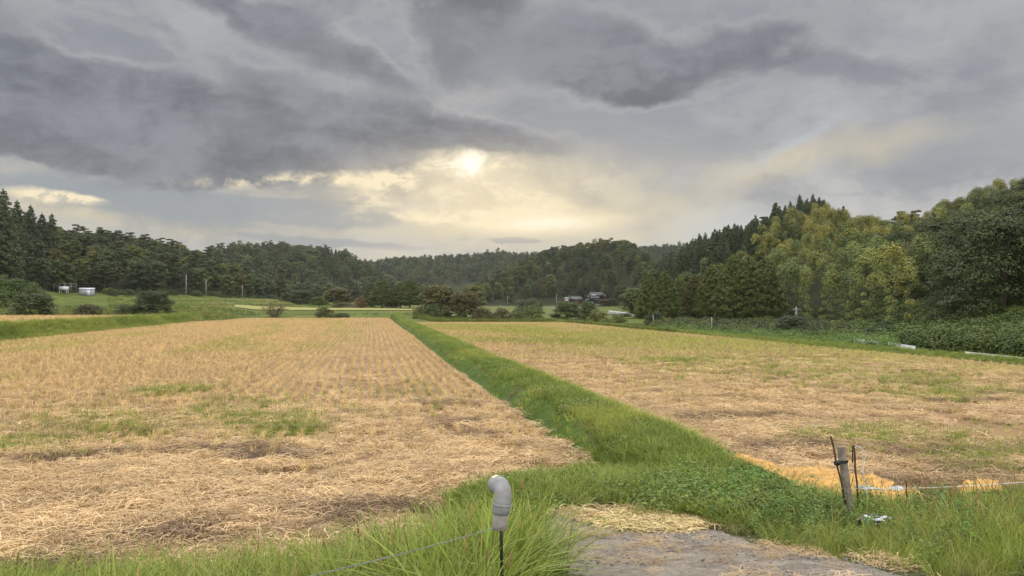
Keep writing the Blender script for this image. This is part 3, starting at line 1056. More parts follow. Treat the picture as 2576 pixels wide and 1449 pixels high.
def leafy(m_, rg, i):
    for k in range(44):
        a, r = rg.uniform(0, 6.283), 0.12 * math.sqrt(rg.uniform())
        h_ = rg.uniform(0.02, 0.13)
        V, Fc = cards(np.array([[r * math.cos(a), r * math.sin(a), h_]]), np.array([[math.cos(a) * .5, math.sin(a) * .5, 1.0]]) + rg.normal(0, .3, (1, 3)), 0.036, 0.024, rg)
        m_.add(V, Fc)


dy_l = library('dyke_tuft', [m_.mesh('dyke_tuft', M['short_grass']) for m_ in variants(6, dykeg)] + [m_.mesh('dyke_leaf', M['weed']) for m_ in variants(4, leafy)])
n = 26000
Y = 6.8 + (133 - 6.8) * rng.uniform(size=n) ** 2.4
X = rng.uniform(3.25, 5.35, n)
wide = (1 - sstep(Y, 7.5, 16)) * 0.9
X = np.where(rng.uniform(size=n) < 0.4, X - wide * rng.uniform(0, 1, n), X)
X = X + 0.28 * (fbm(Y, Y * 0 + 3, 0.22, 4) - 0.5)
ok_ = X < 5.4 - 0.75 * (1 - sstep(Y, 9.5, 13.5))
X, Y = X[ok_], Y[ok_]
n = len(X)
cut = (X < 3.72 + 0.2 * (fbm(X, Y, 0.7, 12) - .5)) & (Y > 11) & (rng.uniform(size=n) < 0.85 * sstep(Y, 10, 13))
X, Y = X[~cut], Y[~cut]
n = len(X)
Z = np.maximum(dyke_z(X, Y), np.where(Y < 12, near_ground(X, Y), -1)) - 0.01
leafyness = (fbm(X, Y, 0.7, 14) > 0.5) & (Y < 26) & (X < 4.6)
idx = np.where(leafyness & (rng.uniform(size=n) < 0.4), rng.integers(6, 10, n), rng.integers(0, 6, n))
yel = np.clip(0.7 * sstep(X, 4.5, 5.2) + 0.6 * sstep(fbm(X, Y, 0.6, 15), 0.45, 0.65) + rng.uniform(-0.2, 0.35, n), 0, 1)
scatter('grass', dy_l, np.stack([X, Y, Z], 1), rots(n, 0.2), rng.uniform(0.45, 1.1, n) * np.where(idx > 5, 1.3, 1) * np.where(X > 4.6, 1.3, 1), idx, yel,
        'lush green grass and low weeds covering the dyke between the two fields', 'grass')

n = 9000
Yb2 = 20 + 120 * rng.uniform(size=n)
U = rng.uniform(0, 1, n)
Xb = bank_x(U, Yb2)
scatter('grass', dy_l, np.stack([Xb, Yb2, bank_z(U, Yb2) - 0.02], 1), rots(n, 0.25), rng.uniform(1.2, 2.6, n), rng.integers(0, 6, n),
        np.clip(0.5 * sstep(fbm(Xb, Yb2, 0.25, 19), 0.4, 0.7) + rng.uniform(0, 0.3, n), 0, 1),
        'green grass on the bank below the upper field', 'grass')
n = 7000
Ye2 = 24 + 82 * rng.uniform(size=n)
U = rng.uniform(0, 0.75, n)
Xe = edge_x(U, Ye2)
scatter('grass', dy_l, np.stack([Xe, Ye2, edge_z(U, Ye2) - 0.02], 1), rots(n, 0.25), rng.uniform(0.5, 1.1, n), rng.integers(0, 6, n),
        rng.uniform(0, 0.5, n), 'bright grass edge between the stubble and the guard rail', 'grass')


# --- tall grass on the near verge
def tall(m_, rg, i):
    blades(m_, 26, 0.09, 0.40, 0.0088, 0.75, rg, seg=5, hv=0.45, droop=1.1)
    if i == 0:
        for k in range(1):
            a = rg.uniform(0, 6.283)
            t = np.linspace(0, 1, 5)
            H, le = rg.uniform(0.36, 0.48), rg.uniform(0.1, 0.3)
            path = np.stack([le * H * t ** 2 * math.cos(a), le * H * t ** 2 * math.sin(a), H * t], 1)
            m_.tube(path, 0.0016, 4, 0, False)
            e = path[-1]
            hd = np.stack([e + (path[-1] - path[-2]) / np.linalg.norm(path[-1] - path[-2]) * s_ for s_ in (0, .02, .05, .07)])
            m_.tube(hd, np.array([.0015, .0042, .0038, .001]), 6, 1)


def fine(m_, rg, i):
    blades(m_, 26, 0.1, 0.27, 0.006, 0.7, rg, seg=4, hv=0.5, droop=1.0)
    if i % 4 == 0:
        for k in range(2):
            a = rg.uniform(0, 6.283)
            t = np.linspace(0, 1, 5)
            H, le = rg.uniform(0.28, 0.42), rg.uniform(0.15, 0.5)
            path = np.stack([le * H * t ** 2 * math.cos(a), le * H * t ** 2 * math.sin(a), H * t], 1)
            m_.tube(path, 0.0014, 4, 0, False)
            hd = np.stack([path[-1] + (path[-1] - path[-2]) * s_ for s_ in (0, .25, .6, .85)])
            m_.tube(hd, np.array([.001, .003, .0028, .0008]), 5, 1)


def mug(m_, rg, i):
    """leafy weed: several stems with leaf pairs"""
    for k in range(5):
        a = rg.uniform(0, 6.283)
        H, le = rg.uniform(0.2, 0.42), rg.uniform(0.1, 0.4)
        t = np.linspace(0, 1, 6)
        path = np.stack([le * H * t * math.cos(a), le * H * t * math.sin(a), H * t], 1) + np.array([rg.normal(0, .04), rg.normal(0, .04), 0])
        m_.tube(path, np.linspace(.003, .001, 6), 4, 0, False)
        nn = 22
        tt = rg.uniform(0.2, 1.0, nn)
        base_ = np.stack([np.interp(tt, t, path[:, j]) for j in range(3)], 1)
        o2 = rg.normal(size=(nn, 3)) * np.array([1, 1, .25])
        o2 /= np.linalg.norm(o2, axis=1)[:, None]
        V, Fc = cards(base_ + o2 * 0.035, np.array([0, 0, 1.0]) + o2 * 0.5 + rg.normal(0, .3, (nn, 3)), 0.05 * (1.15 - 0.5 * tt), 0.02, rg)
        m_.add(V, Fc)


tall_l = library('tall_grass', [m_.mesh('tall_grass', [M['grass'], M['seed']]) for m_ in variants(8, tall)])
fine_l = library('fine_grass', [m_.mesh('fine_grass', [M['grass'], M['seed']]) for m_ in variants(8, fine)] + [m_.mesh('weed', [M['weed'], M['seed']]) for m_ in variants(5, mug)])


def in_pad(x, y):
    """outline of the concrete apron"""
    return (np.abs(x - 2.08) / 0.88) ** 3 + (np.maximum(np.abs(y - 4.2) - 1.75, 0) / 1.15) ** 2 < 1.0 + 0.35 * (fbm(x, y, 1.6, 33) - 0.5)


X, Y = rnd(8200, -9, 1.75, 2.35, 9.0)
top = 6.7 + 0.85 * np.exp(-((X - 0.75) / 1.0) ** 2) + 0.5 * (fbm(X, Y * 0, 0.8, 35) - 0.5) - 0.10 * np.clip(-X - 1, 0, 5)
dens = np.clip((top - Y) / 0.9, 0, 1)
dq = X * FW[0] + Y * FW[1]
cq = CX + F * (X * RT[0] + Y * RT[1]) / dq
keep = (rng.uniform(size=len(X)) < dens) & ~in_pad(X + 0.1, Y) & (cq < 1395 + rng.uniform(-60, 50, len(X))) & ~((np.abs(cq - 1262) < 26) & (dq < 3.6)) & ~((cq > 1330) & (dq < 4.4))
X, Y = X[keep], Y[keep]
n = len(X)
hgt = rng.uniform(0.55, 1.15, n) * (0.55 + 0.45 * np.clip((top[keep] - Y) / 1.5, 0, 1)) * (0.75 + 0.5 * np.exp(-((X - 0.9) / 0.9) ** 2))
scatter('grass', tall_l, np.stack([X, Y, near_ground(X, Y) - 0.02], 1), rots(n, 0.12), hgt, rng.integers(0, 8, n),
        np.clip(rng.uniform(-0.35, 0.35, n) + 0.3 * sstep(fbm(X, Y, 0.9, 37), 0.55, 0.8), 0, 1),
        'tall fresh green grass on the verge around the capped pipe', 'grass')

X, Y = rnd(9000, 2.9, 12, 3.6, 10.2)
topr = 7.95 + 0.4 * (fbm(X, Y * 0, 0.7, 39) - 0.5)
keep = (rng.uniform(size=len(X)) < np.clip((topr - Y) / 0.8, 0, 1)) & ~in_pad(X - 0.15, Y) & (np.hypot(X - 4.05, Y - 5.75) > 0.3)
X, Y = X[keep], Y[keep]
n = len(X)
near_post = np.exp(-((X - 3.9) ** 2 + (Y - 6.4) ** 2) / 0.9)
idx = np.where(rng.uniform(size=n) < 0.05 + 0.5 * near_post, rng.integers(8, 13, n), rng.integers(0, 8, n))
scatter('grass', fine_l, np.stack([X, Y, near_ground(X, Y) - 0.02], 1), rots(n, 0.16), rng.uniform(0.5, 1.1, n) * (0.65 + 0.35 * sstep(X, 3.2, 4.6)), idx,
        np.clip(rng.uniform(-0.3, 0.5, n), 0, 1),
        'fine seeding grass and leafy weeds around the old wooden post', 'grass')
# sparse growth round the apron and in front of the dyke
X, Y = rnd(3200, 0.9, 4.0, 6.3, 9.5)
keep = (X < 4.6) & ~in_pad(X, Y) & ~((np.abs(X - 2.3) < .75) & (Y < 7.3)) & (rng.uniform(size=len(X)) < 0.25 + 0.75 * sstep(Y, 7.0, 8.3))
X, Y = X[keep], Y[keep]
n = len(X)
scatter('grass', dy_l, np.stack([X, Y, np.maximum(near_ground(X, Y), dyke_z(X, Y)) - 0.01], 1), rots(n, 0.2), rng.uniform(0.5, 1.2, n), np.where(rng.uniform(size=n) < .15, rng.integers(6, 10, n), rng.integers(0, 6, n)),
        rng.uniform(0, 0.45, n), 'short grass and low leaves between the concrete apron and the dyke', 'grass')

# ------------------------------------------------------------------ concrete apron with straw
def pad_mat():
    m, nb = new_mat('old_concrete')
    pos = nb.n.new('ShaderNodeNewGeometry').outputs['Position']
    a = nb.noise(pos, 3.0, 6, 0.62)
    b = nb.noise(pos, 38, 5, 0.7)
    g = nb.noise(pos, 150, 3, 0.7)
    col_ = nb.mix(nb.smooth(a, 0.35, 0.65), (0.165, 0.14, 0.114), (0.255, 0.22, 0.18))
    col_ = nb.mix(nb.smooth(b, 0.48, 0.62), col_, (0.10, 0.085, 0.068))
    col_ = nb.mix(nb.smooth(nb.noise(pos, 11, 6, 0.7), 0.5, 0.66), col_, (0.27, 0.235, 0.19))
    col_ = nb.mix(nb.smooth(g, 0.55, 0.8), col_, (0.36, 0.33, 0.29))
    col_ = nb.mix(nb.smooth(nb.noise(pos, 1.7, 4, 0.6), 0.58, 0.7), col_, (0.12, 0.095, 0.07))
    h = nb.math('ADD', nb.math('MULTIPLY', b, 0.6), nb.math('MULTIPLY', g, 0.5))
    finish(nb, bsdf(nb, col_, 0.95, 0.15, bump=h, bdist=0.012, bstr=0.8))
    return m


M['pad'] = pad_mat()
xs, ys = np.arange(1.1, 3.4, 0.04), np.arange(0.6, 7.2, 0.04)
Xp, Yp = np.meshgrid(xs, ys, indexing='ij')
Zp = near_ground(Xp, Yp) + 0.03 + 0.012 * (fbm(Xp, Yp, 5, 6) - 0.5)
inside = in_pad(Xp, Yp)
Zp = np.where(inside, Zp, Zp - 0.14)
tag(MB().grid(Xp, Yp, Zp).build('path', M['pad'], smooth=True), kind='structure')


def heapmesh(m_, rg, i):
    straws(m_, 40, 0.24, 0.08, 0.3, 0.006, rg, 0.015)


heap_l = library('straw_heap', [m_.mesh('straw_heap', M['straw_heap']) for m_ in variants(5, heapmesh)])
hx, hy = [], []
for i in range(115):
    u, v = rng.normal(0, 0.32), abs(rng.normal(0, 0.24))
    hx.append(2.55 + u * (1.0 + 0.8 * v))
    hy.append(6.38 + v * 1.3 + 1.1 * u * u)
hx, hy = np.array(hx), np.array(hy)
k_ = (hx > 1.7) & (hx < 3.4) & (hy < 7.3)
hx, hy = hx[k_], hy[k_]
scatter('straw', heap_l, np.stack([hx, hy, near_ground(hx, hy) + np.where(in_pad(hx, hy), 0.035, 0.012)], 1), rots(len(hx), 0.03), rng.uniform(0.55, 0.9, len(hx)), rng.integers(0, 5, len(hx)), None,
        'drift of pale yellow straw spread over the end of the concrete apron', 'straw')
X, Y = rnd(150, 1.3, 3.3, 3.0, 8.0)
k_ = (Y > 6.7) | (rng.uniform(size=len(X)) < .5)
X, Y = X[k_], Y[k_]
scatter('straw', straw_l, np.stack([X, Y, near_ground(X, Y) + np.where(in_pad(X, Y), 0.036, 0.01)], 1), rots(len(X), 0.03), rng.uniform(0.2, 0.55, len(X)), rng.integers(0, 8, len(X)),
        rng.uniform(0, 0.7, len(X)), 'odd stalks of dry straw strewn about the concrete apron', 'straw')

# grit and small stones on and around the apron
M['grit'] = plain_mat('grit', (0.26, 0.235, 0.205), 0.9, 0.15, scale=30, var=0.6)


def stone(m_, rg, i):
    a = np.linspace(0, 2 * math.pi, 8)[:-1]
    lv = [(-1, .55), (-.2, 1.0), (.55, .75)]
    V = np.concatenate([[[r_ * math.cos(b) * rg.uniform(.8, 1.2), r_ * math.sin(b) * rg.uniform(.6, 1.1), z_ * .5 + rg.normal(0, .05)] for b in a] for z_, r_ in lv] + [[[0, 0, .5]]]) * 0.01
    fs = [(k * 7 + j, k * 7 + (j + 1) % 7, k * 7 + 7 + (j + 1) % 7, k * 7 + 7 + j) for k in range(2) for j in range(7)]
    m_.add(V, fs)
    m_.f.append(np.array([(14 + j, 14 + (j + 1) % 7, 21) for j in range(7)]).ravel())
    m_.s.append(np.full(7, 3))
    m_.m.append(np.zeros(7, int))


grit_l = library('grit', [m_.mesh('grit', M['grit']) for m_ in variants(4, stone)])
X, Y = rnd(2600, 1.1, 3.4, 3.0, 7.6)
k_ = fbm(X, Y, 1.5, 77) + rng.uniform(-.15, .15, len(X)) > 0.45
X, Y = X[k_], Y[k_]
scatter('gravel', grit_l, np.stack([X, Y, near_ground(X, Y) + np.where(in_pad(X, Y), 0.034, 0.006)], 1), rots(len(X), .4), rng.uniform(.3, 1.5, len(X)) ** 1.6, rng.integers(0, 4, len(X)),
        None, 'loose grit and small stones on the worn concrete apron', 'gravel')

# ------------------------------------------------------------------ capped pipe on its stake, with a twisted wire
M['pvc'] = plain_mat('pvc', (0.25, 0.253, 0.26), 0.6, 0.3, scale=26, var=0.3, dirt=(0.24, 0.185, 0.135), bump=0.0008)
M['pvc_dirty'] = plain_mat('pvc_dirty', (0.26, 0.235, 0.21), 0.65, 0.25, scale=18, var=0.35, dirt=(0.13, 0.09, 0.06), bump=0.0004)
M['black_paint'] = plain_mat('black_paint', (0.014, 0.014, 0.015), 0.45, 0.4)
M['sticker'] = plain_mat('sticker', (0.72, 0.66, 0.48), 0.6, 0.2, scale=60)
M['wire'] = plain_mat('wire', (0.2, 0.24, 0.26), 0.5, 0.4, 0.3, var=0.5, scale=40)
pb = at(1255, 3.3, py=1328)
pipe = empty('capped_pipe', pb, -YAW, 'grey plastic elbow pipe turned upside down on a thin black stake in the grass', 'pipe')
lean = np.array([0.13, 0.02, 1.0])
lean /= np.linalg.norm(lean)


def along(z):
    return lean * z


gz = float(near_ground(pb.x, pb.y)) - pb.z - 0.1
MB().tube([(0.008, 0, 0.05), (0.011, 0, -0.05), (0.018, 0.0, gz)], 0.0068, 8).build('stake', M['black_paint'], pipe, True)
mbp = MB()
mbp.tube([along(0.0), along(0.004), along(0.078)], [0.031, 0.0325, 0.0325], 28)
mbp.build('pipe', M['pvc_dirty'], pipe, True)
dirh = np.array([-0.40, 0.90, 0.0])
dirh /= np.linalg.norm(dirh)
mbp = MB()
cent = [along(0.070), along(0.072), along(0.105), along(0.128)]
p0 = along(0.128)
Rb = 0.047
for a in np.linspace(0.12, 1, 11) * math.pi / 2 * 1.1:
    cent.append(p0 + lean * Rb * math.sin(a) + dirh * Rb * (1 - math.cos(a)))
mbp.tube(cent, [0.037, 0.0385, 0.0385] + [0.0372] * 12, 28)
e1 = cent[-1]
dd_ = cent[-1] - cent[-2]
dd_ /= np.linalg.norm(dd_)
mbp.tube([e1 - dd_ * 0.006, e1 - dd_ * 0.004, e1 + dd_ * 0.037, e1 + dd_ * 0.038], [0.0372, 0.0398, 0.0398, 0.036], 28)
elbow = mbp.build('elbow', M['pvc'], pipe, True)
MB().tube([along(0.1025), along(0.104), along(0.1075), along(0.109)], [0.0385, 0.0412, 0.0412, 0.0385], 28, 0, False).build('bead', M['pvc'], elbow, True)
# little label bent round the upper socket
sdn = np.cross(dd_, np.array([1.0, 0.25, 0.0]))
sdn /= np.linalg.norm(sdn)
if sdn[2] < 0:
    sdn = -sdn
sdt = np.cross(sdn, dd_)
if sdt[1] > 0:
    sdt = -sdt
aa, ll = np.meshgrid(np.linspace(-0.05, 0.62, 8), np.linspace(0.004, 0.028, 4), indexing='ij')
S3 = e1 + dd_ * ll[..., None] + 0.0404 * (np.cos(aa)[..., None] * sdn + np.sin(aa)[..., None] * sdt)
MB().grid(S3[..., 0], S3[..., 1], S3[..., 2]).build('sticker', M['sticker'], elbow, True)


def helix(path_a, path_b, sag, r, rad, pitch, ph, n):
    t = np.linspace(0, 1, n)
    A, B = np.array(path_a), np.array(path_b)
    Pc = A[None] + (B - A)[None] * t[:, None]
    Pc[:, 2] -= sag * 4 * t * (1 - t)
    d_ = (B - A) / np.linalg.norm(B - A)
    u = np.cross(d_, (0, 0, 1.0))
    u /= np.linalg.norm(u)
    w = np.cross(u, d_)
    a = t * np.linalg.norm(B - A) / pitch * 2 * math.pi + ph
    return Pc + r * (np.cos(a)[:, None] * u + np.sin(a)[:, None] * w)


wa = at(1240, 3.27, py=1326)
wb = at(560, 2.72, py=1492)
m_ = MB()
for ph_ in (0, math.pi):
    m_.tube(helix(wa, wb, 0.012, 0.0014, 0, 0.035, ph_, 420), 0.0010, 5)
# a turn of wire round the pipe
aa = np.linspace(0, 2 * math.pi, 24)
wrap = np.array(pb)[None] + 0.0338 * (np.cos(aa)[:, None] * np.array([RT[0], RT[1], 0.25]) + np.sin(aa)[:, None] * np.array([FW[0], FW[1], 0])) + np.array([0.0, 0, 0.016])
m_.tube(wrap, 0.0014, 5)
tag(m_.build('fence_wire', M['wire'], smooth=True), 'twisted grey fence wire running from the capped pipe through the grass', 'wire')

# ------------------------------------------------------------------ old wooden post, rusty rods, cords
M['old_wood'] = plain_mat('old_wood', (0.25, 0.215, 0.17), 0.9, 0.1, scale=9, var=0.45, dirt=(0.12, 0.10, 0.08), bump=0.006)
M['rust'] = plain_mat('rust', (0.085, 0.045, 0.03), 0.85, 0.2, scale=30, var=0.6)
M['rubber'] = plain_mat('rubber', (0.015, 0.015, 0.016), 0.55, 0.3)
M['white_cord'] = plain_mat('white_cord', (0.75, 0.75, 0.72), 0.7, 0.2)
DP = 7.1
ptop, pbot = at(2112, DP, py=1122), at(2131, DP - 0.05, py=1262)
pr = empty('wooden_post', pbot, 0, 'weathered square wooden post leaning beside rusty rods in the weeds', 'post')
axis = np.array(ptop - pbot)
L_ = np.linalg.norm(axis)
ax_ = axis / L_
m_ = MB()
for j in range(1):
    uu = np.array([RT[0], RT[1], 0]) * 0.9 + np.array([FW[0], FW[1], 0]) * 0.35
    uu -= ax_ * (uu @ ax_)
    uu /= np.linalg.norm(uu)
    vv = np.cross(ax_, uu)
    secs = [-0.25, 0.0, 0.15, 0.3, 0.42, L_ - 0.008, L_]
    ring = []
    half = 0.0285
    oct_ = [(1, .8), (.8, 1), (-.8, 1), (-1, .8), (-1, -.8), (-.8, -1), (.8, -1), (1, -.8)]
    V = []
    for q, sx in enumerate(secs):
        hh = half * (1 + 0.03 * math.sin(q * 2.1)) * (0.93 if q == len(secs) - 1 else 1)
        for a, b in oct_:
            V.append(ax_ * sx + uu * a * hh + vv * b * hh)
    fs = [(i * 8 + k, i * 8 + (k + 1) % 8, (i + 1) * 8 + (k + 1) % 8, (i + 1) * 8 + k) for i in range(len(secs) - 1) for k in range(8)]
    n8 = (len(secs) - 1) * 8
    m_.add(V, fs)
    m_.f.append(np.array([n8 + k for k in range(8)]))
    m_.s.append(np.array([8]))
    m_.m.append(np.array([0]))
m_.build('timber', M['old_wood'], pr)
tw = MB()
for k, zc in enumerate((L_ * 0.72, L_ * 0.745)):
    aa = np.linspace(0, 2 * math.pi, 17)
    tw.tube(np.array([ax_ * zc + uu * math.cos(a) * 0.041 + vv * math.sin(a) * 0.041 for a in aa]), 0.006, 6)
tw.build('tie', M['rubber'], pr, True)


def rod(px0, py0, px1, py1, d, r, label, name='iron_rod', sub=None):
    a, b = at(px0, d, py=py0), at(px1, d, py=py1)
    v = b - a
    o_ = empty(name, b, 0, label, 'rod', None)
    A = np.array(a - b)
    path = [A + (-A) * t + np.array([0.004 * math.sin(t * 9), 0, 0]) for t in np.linspace(0, 1.35, 9)]
    MB().tube(path, r, 8).build('rod', M['rust'], o_, True)
    return o_, A


r1, A1 = rod(2087, 1096, 2114, 1222, 7.0, 0.0085, 'tallest rusty rod standing close in front of the old wooden post')
hd = MB()
ctr = A1 * 0.47
hd.tube([ctr + np.array([-0.03, -0.012, 0.005]), ctr + np.array([-0.022, -0.012, 0.005]), ctr + np.array([0.01, -0.012, 0]), ctr + np.array([0.022, -0.012, 0])], [0.013, 0.024, 0.021, 0.012], 12)
hd.build('insulator', M['rubber'], r1, True)
r2, A2 = rod(2144, 1119, 2152, 1232, 7.2, 0.0085, 'short rusty angle rod behind the old wooden post')
MB().tube([A2 + np.array([-0.012, 0, 0.0]), A2 + np.array([-0.012, 0, -0.16])], 0.006, 6).build('angle', M['rust'], r2)
rod(2274, 1208, 2277, 1262, 7.0, 0.006, 'thin dark rod half hidden in grass on the white cord', 'iron_rod')

m_ = MB()
ca, cb = np.array(at(2146, 7.12, py=1226)), np.array(at(2720, 6.3, py=1196))
t = np.linspace(0, 1, 30)
path = ca + (cb - ca) * t[:, None]
path[:, 2] -= 0.03 * 4 * t * (1 - t)
m_.tube(path, 0.0022, 6)
tag(m_.build('white_cord', M['white_cord'], smooth=True), 'white cord stretched from the rods across the seeding grass', 'cord')
m_ = MB()
lp = [at(a, 7.1, py=b) for a, b in ((2146, 1124), (2160, 1122), (2178, 1140), (2172, 1150), (2166, 1185), (2170, 1205), (2176, 1240), (2180, 1265))]
m_.tube(np.array([tuple(p) for p in lp]), 0.0024, 5)
lp = [at(a, 7.15, py=b) for a, b in ((2158, 1120), (2166, 1140), (2170, 1170), (2163, 1200))]
m_.tube(np.array([tuple(p) for p in lp]), 0.002, 5)
tag(m_.build('loose_cord', M['white_cord'], smooth=True), 'loose end of pale cord drooping beside the rusty rod', 'cord')

# ------------------------------------------------------------------ orange net, plastic scraps, bag
M['net'] = plain_mat('net', (0.54, 0.31, 0.095), 0.8, 0.15, scale=11, var=0.4, dirt=(0.36, 0.23, 0.11), bump=0.02)
M['clear_sheet'] = plain_mat('clear_sheet', (0.42, 0.43, 0.43), 0.35, 0.4, scale=6, var=0.35)
M['bag'] = plain_mat('bag', (0.012, 0.012, 0.014), 0.35, 0.5)
M['white_film'] = plain_mat('white_film', (0.55, 0.56, 0.57), 0.45, 0.35, scale=10)


def ground_pt(px, py, z):
    d_ = (EYE - z) * F / (py - HOR)
    return np.array(at(px, d_, z=z))


def cloth(name, upper, lower, z, crump, mat, label, cat, nu=90, nv=22, seed=3, base=None):
    up = np.array([ground_pt(a, b, z) for a, b in upper])
    lo = np.array([ground_pt(a, b, z) for a, b in lower])
    u = np.linspace(0, 1, nu)
    k = np.linspace(0, 1, len(upper))
    A = np.stack([np.interp(u, k, up[:, i]) for i in range(3)], 1)
    B = np.stack([np.interp(u, k, lo[:, i]) for i in range(3)], 1)
    v = np.linspace(0, 1, nv)[None, :, None]
    S = A[:, None] * (1 - v) + B[:, None] * v
    n1_ = fbm(S[..., 0], S[..., 1], 2.6, seed, 4)
    rid = 1 - np.abs(2 * fbm(S[..., 0] * 1.4, S[..., 1] * 0.8, 3.3, seed + 5, 3) - 1)
    Z = S[..., 2] + crump * (1.4 * (n1_ - 0.35) + 0.8 * (rid - 0.6))
    if base is not None:
        Z = np.maximum(Z, base(S[..., 0], S[..., 1]) + 0.015)
    S[..., 0] += 0.10 * (fbm(S[..., 0], S[..., 1], 3, seed + 9) - .5)
    S[..., 1] += 0.14 * (fbm(S[..., 0], S[..., 1], 3, seed + 12) - .5)
    o_ = MB().grid(S[..., 0], S[..., 1], Z).build(name, mat, smooth=True)
    md = o_.modifiers.new('thick', 'SOLIDIFY')
    md.thickness = 0.006
    return tag(o_, label, cat)


cloth('orange_net', [(1786, 1137), (1905, 1160), (1990, 1178), (2070, 1180), (2150, 1196), (2240, 1214)],
      [(1800, 1144), (1915, 1180), (1985, 1226), (2070, 1246), (2150, 1256), (2240, 1250)], 0.10, 0.12, M['net'],
      'crumpled orange netting lying along the field edge behind the post', 'net')
cloth('orange_net', [(2185, 1236), (2262, 1232), (2318, 1246)], [(2195, 1278), (2262, 1278), (2322, 1270)], 0.13, 0.09, M['net'],
      'pale orange heap of netting behind the thin dark rod', 'net', 40, 14, 8)
cloth('orange_net', [(2400, 1222), (2460, 1210), (2510, 1216)], [(2410, 1236), (2460, 1240), (2515, 1240)], 0.1, 0.10, M['net'],
      'small end of orange netting showing over the seeding grass', 'net', 30, 12, 11)
cloth('plastic_sheet', [(2150, 1224), (2210, 1222), (2262, 1226)], [(2150, 1238), (2210, 1244), (2262, 1240)], 0.10, 0.09, M['clear_sheet'],
      'dull grey plastic sheet crumpled behind the wooden post', 'sheet', 36, 12, 15)
for k, (a, b, w_) in enumerate(((2050, 1069, 16), (2036, 1108, 22))):
    cloth('plastic_scrap', [(a - w_, b - 3), (a, b - 5), (a + w_, b - 2)], [(a - w_, b + 2), (a, b + 3), (a + w_, b + 3)], 0.05, 0.022, M['white_film'],
          ('small white plastic scrap lying farther out on the stubble', 'long white plastic scrap on bare soil nearer the orange net')[k], 'scrap', 16, 6, 20 + k)
bp = at(2190, 6.35, py=1308)
bag = empty('plastic_bag', bp, -YAW, 'black plastic bag with white tape lying in the weeds below the post', 'bag', None, .78)
m_ = MB()
ua, va = np.meshgrid(np.linspace(0, 2 * math.pi, 37), np.linspace(0.02, math.pi - 0.02, 20), indexing='ij')
rr_ = 1 + 0.35 * (fbm(np.cos(ua) * np.sin(va) * 3 + 7, np.cos(va) * 3 + np.sin(ua) * np.sin(va) * 2, 1.0, 4) - 0.5)
m_.grid(0.16 * rr_ * np.cos(ua) * np.sin(va), 0.12 * rr_ * np.sin(ua) * np.sin(va), 0.075 * rr_ * np.cos(va))
m_.build('bag_body', M['bag'], bag, True)
for (x_, y_, z_, L0, a_) in ((-0.08, -0.1, 0.055, 0.13, -0.45), (0.03, -0.11, 0.03, 0.12, -0.25), (0.10, -0.08, 0.05, 0.12, -0.1)):
    t = np.linspace(0, 1, 6)
    cx_ = x_ + L0 * (t - 0.5) * math.cos(a_)
    cz_ = z_ + L0 * (t - 0.5) * math.sin(a_) + 0.02 * np.sin(t * 3)
    Xq, _ = np.meshgrid(cx_, [0, 1], indexing='ij')
    Zq = np.stack([cz_ - 0.008, cz_ + 0.012], 1)
    Yq = np.stack([y_ - 0.02 + 0 * t, y_ + 0 * t], 1)
    o_ = MB().grid(Xq, Yq, Zq).build('tape', M['white_film'], bag, True)
    o_.modifiers.new('thick', 'SOLIDIFY').thickness = 0.004


# ------------------------------------------------------------------ plants: tree builders (unit sizes in metres)
def limb(mb, a, b, r0, r1, rg, n=5, mat=0, bend=0.12):
    a, b = np.array(a, float), np.array(b, float)
    t = np.linspace(0, 1, n)
    L = np.linalg.norm(b - a)
    off = rg.normal(0, bend * L, 3) * np.array([1, 1, 0.4])
    path = a + (b - a) * t[:, None] + off * (4 * t * (1 - t))[:, None]
    mb.tube(path, np.linspace(r0, r1, n), 6, mat, False)
    return path


def broadleaf(seed, h=10.0, w=7.0, np_=26, leaf=0.46, per=190, low=0.16, flat=0.62):
    rg = np.random.default_rng(seed)
    T, K = MB(), MB()
    top = np.array([rg.normal(0, .3), rg.normal(0, .3), h * 0.55])
    limb(T, (0, 0, -0.8), top, 0.022 * h, 0.010 * h, rg, 6, bend=0.03)
    for i in range(np_):
        u = i / np_
        a = i * 2.399 + rg.normal(0, .3)
        zz = low + (1 - low) * (u ** 0.8)
        rmax = w / 2 * math.sqrt(max(0.02, 1 - ((zz - low - 0.25 * (1 - low)) / (0.80 * (1 - low))) ** 2))
        rad = rmax * rg.uniform(0.45, 0.85)
        c = np.array([rad * math.cos(a), rad * math.sin(a), h * (zz * 0.94) - 0.03 * h * rg.uniform()])
        pr_ = w * rg.uniform(0.13, 0.21)
        puff(K, c, (pr_, pr_, pr_ * flat * rg.uniform(.8, 1.2)), int(per * rg.uniform(.7, 1.2)), leaf, rg, up=0.8)
        if i % 3 == 0:
            limb(T, top * rg.uniform(.45, 1), c, 0.008 * h, 0.002 * h, rg)
    return T, K


